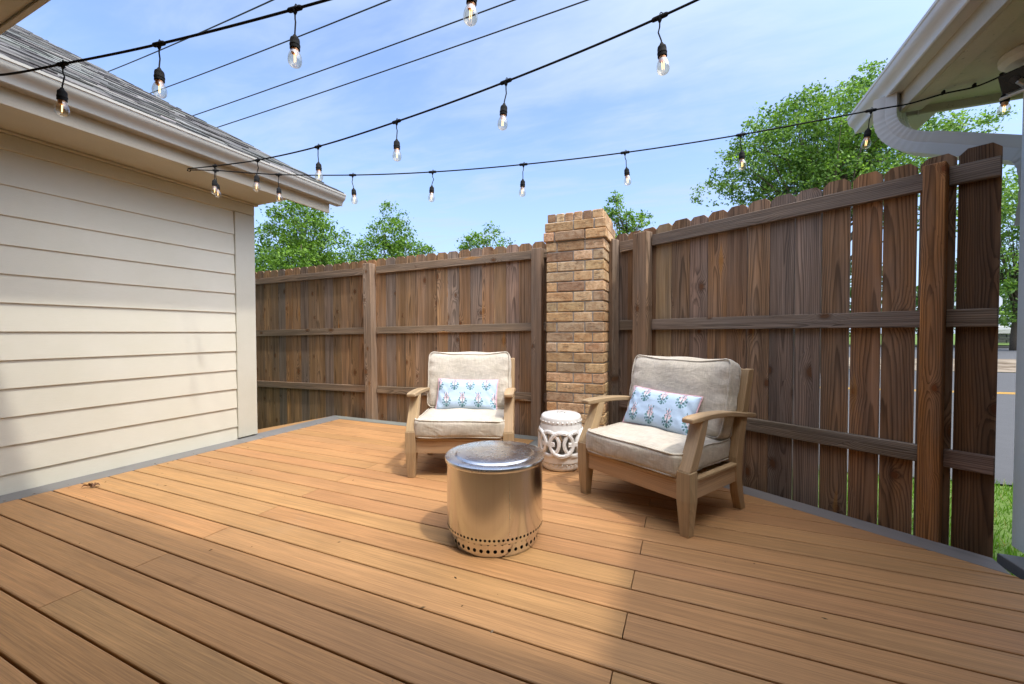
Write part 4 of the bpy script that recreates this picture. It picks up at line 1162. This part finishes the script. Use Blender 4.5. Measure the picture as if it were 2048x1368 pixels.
# ------------------------------------------------------------------ overhead wires
for i, (pa, pb_, da, db, lb) in enumerate((((222, 143), (550, 0), 15, 9, 'black overhead wire, leftmost of four rising from behind the shingled roof'),
                              ((310, 185), (785, 0), 15, 9, 'black overhead wire, second from left behind the shingled roof'),
                              ((396, 230), (1034, 0), 15, 9, 'black overhead wire, third from left behind the shingled roof'),
                              ((440, 255), (1181, 0), 15, 9, 'black overhead wire, rightmost of four rising from behind the shingled roof'))):
    a, b = at(*pa, da), at(*pb_, db); e = (b-a); a2 = a-e*.8; b2 = b+e*.9
    m = MB(); m.tube([a2.lerp(b2, t/20) + V((0, 0, -.25*(4*(t/20)*(1-t/20)) + .245)) for t in range(21)], .016, 6)
    tag(m.build('overhead_wire', 'wire', None, 180), lb, 'wire', 'overhead wires')

# ------------------------------------------------------------------ trees
def tree(name, label, base, trunk_h, lobes, nleaf, leaf, seed, cols, cat='tree', trunk_r=.12, clus=.30, group='trees beyond the fence', droop=.0):
    g = random.Random(seed); t = thing(name, label, cat, base, 0, group)
    b0 = V(base)
    lob = [(V(c)-b0, V(r)) for c, r in lobes]
    top = max((c for c, r in lob), key=lambda c: c.z)
    m = MB(); L = len(lob)
    trunk_top = V((0, 0, trunk_h)); bc = (.11, .085, .06)
    cen = sum((c for c, r in lob), V())/L
    pts = [V((0, 0, -.3)), V((g.uniform(-.1, .1), g.uniform(-.1, .1), trunk_h*.5)), trunk_top, trunk_top.lerp(cen, .6), cen+V((0, 0, .4))]
    m.tube(pts, [trunk_r*1.25, trunk_r, trunk_r*.8, trunk_r*.5, trunk_r*.15], 9, tint=bc)
    # cluster centres
    vol = [r.x*r.y*r.z for c, r in lob]; tot = sum(vol); per = 26; ncl = max(30, nleaf//per); cl_ = []
    for (c, r), v_ in zip(lob, vol):
        for _ in range(int(ncl*v_/tot)+2):
            while True:
                q = V((g.uniform(-1, 1), g.uniform(-1, 1), g.uniform(-1, 1)))
                if q.length < 1: break
            q = q.normalized()*(q.length**.45)
            wob = 1 + .22*mnoise.noise(q*2.3+V((seed, 0, 0)))
            cl_.append(c + V((q.x*r.x, q.y*r.y, q.z*r.z))*wob)
    # limbs out to some of the clusters
    for q in g.sample(cl_, min(len(cl_), 26+L*5)):
        st = pts[2].lerp(pts[4], g.uniform(0, .8)); md = st.lerp(q, .5)+V((g.uniform(-.2, .2), g.uniform(-.2, .2), g.uniform(.0, .35)))
        l_ = (q-st).length; m.tube([st, md, q], [trunk_r*.22, trunk_r*.13, .006], 5, tint=bc)
    m.build('trunk', 'bark', t, 180)
    vs = []; fs = []; cs = []
    for q in cl_:
        tone = g.uniform(-1, 1); cr_ = clus*g.uniform(.6, 1.25)
        for _ in range(per):
            p = q + V((g.gauss(0, 1)*cr_*.55, g.gauss(0, 1)*cr_*.55, g.gauss(0, 1)*cr_*.36 - droop*g.random()))
            nrm = V((g.gauss(0, .7), g.gauss(0, .7), g.gauss(.55, .6))).normalized()
            a = nrm.cross(V((g.gauss(0, 1), g.gauss(0, 1), g.gauss(0, 1)))).normalized(); b = nrm.cross(a)
            s_ = leaf*g.choice((.5, .7, .85, 1.0, 1.3)); o = len(vs)
            vs += [p-a*s_*.5, p+b*s_*.30+nrm*s_*.06, p+a*s_*.5, p-b*s_*.30+nrm*s_*.06]
            fs.append((o, o+1, o+2, o+3))
            k = min(1, max(0, .48+.34*tone+g.gauss(0, .24))); c = tuple(x*(1-k)+y*k for x, y in zip(*cols)); cs += [c]*4
    m = MB(); m.add(vs, fs, None, cs); m.build('crown', 'leaf', t)
    return t
GRN = ((.028, .085, .010), (.23, .39, .045)); OAK = ((.03, .09, .014), (.26, .42, .075)); DRK = ((.018, .045, .012), (.07, .13, .03))
def lob(px, py, dep, rx, rz, ry=None): return (tuple(at(px, py, dep)), (rx, ry or rx, rz))
def gbase(px, dep): p = at(px, 700, dep); return (p.x, p.y, ZG)
D = 15
tree('broadleaf_tree', 'dense round green tree beyond the back fence under the gutter end', gbase(606, D), 2.2,
     [lob(600, 455, D, 1.05, .9), lob(562, 490, D, .85, .8), lob(645, 490, D, .9, .8), lob(607, 560, D, 1.75, 1.2), lob(540, 530, D, .6, .6), lob(672, 545, D, .7, .7), lob(605, 428, D, .65, .5)], 30000, .10, 11, GRN, clus=.24)
D = 17
tree('broadleaf_tree', 'pointed green tree beyond the back fence, right of the round one', gbase(785, D), 2.0,
     [lob(785, 435, D, .42, .65), lob(783, 470, D, .85, .7), lob(755, 515, D, 1.1, .8), lob(822, 508, D, .85, .6), lob(785, 560, D, 1.6, .8), lob(728, 535, D, .5, .4), lob(845, 500, D, .3, .25)], 23000, .10, 12, GRN, clus=.24)
D = 18
tree('broadleaf_tree', 'small sparse treetop showing over the back fence left of the brick pillar', gbase(962, D), 2.3,
     [lob(958, 490, D, .65, .5), lob(978, 468, D, .4, .4), lob(935, 490, D, .45, .3), lob(1005, 490, D, .35, .25), lob(965, 540, D, 1.1, .8)], 7000, .105, 13, GRN, clus=.20)
D = 16
tree('broadleaf_tree', 'sparse young treetop just right of the brick pillar top', gbase(1245, D), 2.4,
     [lob(1228, 425, D, .42, .55), lob(1232, 400, D, .26, .3), lob(1262, 445, D, .5, .4), lob(1293, 437, D, .26, .22), lob(1250, 500, D, .9, .7)], 6500, .11, 14, GRN, clus=.18)
D = 15
tree('oak_tree', 'big spreading oak tree above the right fence behind the porch gutter', gbase(1640, D), 2.8,
     [lob(1640, 270, D, 2.3, 1.3), lob(1540, 300, D, 1.5, .9), lob(1470, 340, D, 1.0, .7), lob(1425, 385, D, .75, .35), lob(1560, 240, D, 1.0, .7), lob(1690, 220, D, 1.4, .8),
      lob(1750, 175, D, .9, .9), lob(1660, 380, D, 2.4, 1.0), lob(1560, 385, D, 1.5, .6), lob(1780, 290, D, 1.9, 1.2), lob(1900, 265, D, 1.2, .5), lob(1950, 250, D, .8, .3), lob(1850, 400, D, 2.0, .9), lob(1500, 375, D, 1.0, .45), lob(1700, 300, D, 1.7, .9), lob(1600, 345, D, 1.5, .6), lob(1620, 200, D, .8, .4)], 54000, .115, 15, OAK, trunk_r=.24, clus=.27)
D = 30
tree('oak_tree', 'leafy green tree across the road behind the white porch post', gbase(2030, D), 2.2,
     [lob(2010, 420, D, 2.6, 2.2), lob(2060, 500, D, 3.0, 2.2), lob(1990, 540, D, 2.0, 1.6), lob(2030, 590, D, 2.6, 1.4), lob(2010, 628, D, 1.8, .7), lob(2050, 634, D, 1.6, .7), lob(2075, 380, D, 2.5, 2.0)], 15000, .24, 16, OAK, trunk_r=.25, clus=.6)
D = 62
m = MB(); g = random.Random(5); vs = []; fs = []; cs = []
for _ in range(9000):
    px = g.uniform(1300, 2300); p = at(px, 670, g.uniform(58, 66)); z = g.random()**.7*10*(1+.25*math.sin(px*.03)); p.z = .2+z
    nrm = V((g.gauss(0, .6), g.gauss(-.5, .6), g.gauss(.4, .5))).normalized(); a = nrm.cross(V((g.gauss(0, 1), g.gauss(0, 1), g.gauss(0, 1)))).normalized(); b = nrm.cross(a); s_ = g.uniform(.4, .9); o = len(vs)
    vs += [p-a*s_*.5, p+b*s_*.35, p+a*s_*.5, p-b*s_*.35]; fs.append((o, o+1, o+2, o+3)); k = g.random(); c = tuple(x*(1-k)+y*k for x, y in zip(*DRK)); cs += [c]*4
m.add(vs, fs, None, cs); tag(m.build('woods', 'leaf'), kind='stuff')

# ------------------------------------------------------------------ far small things beyond the gap at the right
p = at(1992, 603, 22)
sg = thing('stop_sign', 'grey back of an octagonal road sign beyond the end of the right fence', 'sign', (p.x, p.y, ZG), math.atan2(d.y, d.x)-PI/2)
m = MB(); zc = p.z-ZG
m.prism([(.38*math.cos(PI/8+k*PI/4), .38*math.sin(PI/8+k*PI/4)) for k in range(8)], lambda u, v: (u, -.004, zc+v), lambda u, v: (u, .004, zc+v)); fixnormals(m.build('panel', 'signback', sg))
m = MB(); m.abox(-.03, .03, -.04, -.006, -.2, zc+.36, .005); m.build('post', 'galv', sg)
p = at(1990, 670, 54)
cr_ = thing('parked_car', 'silver sedan parked behind the low stone wall across the road', 'car', (p.x, p.y, .45), math.atan2(r2.y, r2.x))
pf = [(-2.2, .28), (-2.25, .62), (-2.1, .85), (-1.35, .95), (-.65, 1.38), (.55, 1.42), (1.35, 1.02), (2.05, .92), (2.3, .72), (2.28, .3)]
m = MB(); m.prism(pf, lambda u, v: (u, -.85+.12*max(0, v-.9), v), lambda u, v: (u, .85-.12*max(0, v-.9), v)); o = m.build('body', 'carpaint', cr_); fixnormals(o)
bv = o.modifiers.new('edge', 'BEVEL'); bv.width = .08; bv.segments = 3
m = MB(); m.prism([(-1.15, .98), (-.6, 1.32), (.5, 1.35), (1.15, 1.03)], lambda u, v: (u, -.845+.12*max(0, v-.9), v), lambda u, v: (u, .845-.12*max(0, v-.9), v)); fixnormals(m.build('window', 'carglass', cr_))
for xw in (-1.4, 1.42):
    for yw in (-.80, .80):
        m = MB(); m.tube([(xw, yw-.1, .32), (xw, yw+.1, .32)], .32, 20); wh = m.build('wheel', 'black', cr_, 40)
        m = MB(); m.tube([(xw, yw-.11, .32), (xw, yw+.11, .32)], .2, 16); m.build('rim', 'signback', wh, 40)

# ------------------------------------------------------------------ dry leaf on the boards
lf = thing('dry_leaf', 'curled brown dead leaf lying on the deck near the left house wall', 'leaf', (-3.72, 1.40, .004), .4); lf.scale = (.72, .72, .8)
m = MB(); g = random.Random(9)
for k in range(9):
    a = g.uniform(0, 2*PI); l = g.uniform(.03, .07); w_1 = g.uniform(.008, .016); c0 = V((g.uniform(-.045, .045), g.uniform(-.02, .02), .004)); dx = V((math.cos(a), math.sin(a)*.5, g.uniform(.0, .3))).normalized(); dy = V((-dx.y, dx.x, .2))
    pts = []
    for i in range(6):
        t = i/5; ww = w_1*math.sin(PI*(t*.9+.05)); p = c0+dx*(l*t)+V((0, 0, .012*math.sin(PI*t)))
        pts += [p-dy*ww+V((0, 0, ww*.7)), p, p+dy*ww+V((0, 0, ww*.7))]
    m.add(pts, [(i*3+j, i*3+j+1, i*3+j+4, i*3+j+3) for i in range(5) for j in range(2)])
m.build('blade', 'dryleaf', lf, 180)
m = MB(); m.tube([(-.05, 0, .004), (-.02, .005, .012), (.03, -.004, .010)], .0015, 5); m.build('stem', 'dryleaf', lf)

# crumbs of leaf and grit lying on the deck, mostly along the house wall
m = MB(); g = random.Random(21)
for k in range(90):
    if k < 45: x, y = -3.95 + abs(g.gauss(0, .10)), g.uniform(1.0, 3.6)
    else: x, y = g.uniform(-3.7, .6), g.uniform(.9, 3.2)
    if (x+.907)**2+(y-1.885)**2 < .09 or x > x_in(y)-.05 or y > 3.3 and x > -1.5: continue
    s_ = g.choice((.002, .003, .004, .007)); a = g.uniform(0, PI); dx, dy = math.cos(a)*s_, math.sin(a)*s_; h = s_*.35
    c = g.choice(((.10, .06, .03), (.05, .035, .02), (.16, .11, .06), (.20, .15, .10)))
    m.add([(x-dx*1.6, y-dy*1.6, .0006), (x+dy*.7, y-dx*.7, .0006), (x+dx*1.6, y+dy*1.6, .0006), (x-dy*.7, y+dx*.7, .0006), (x, y, .0006+h)], [(0, 1, 4), (1, 2, 4), (2, 3, 4), (3, 0, 4)], None, c)
tag(m.build('debris', 'bark'), kind='stuff')
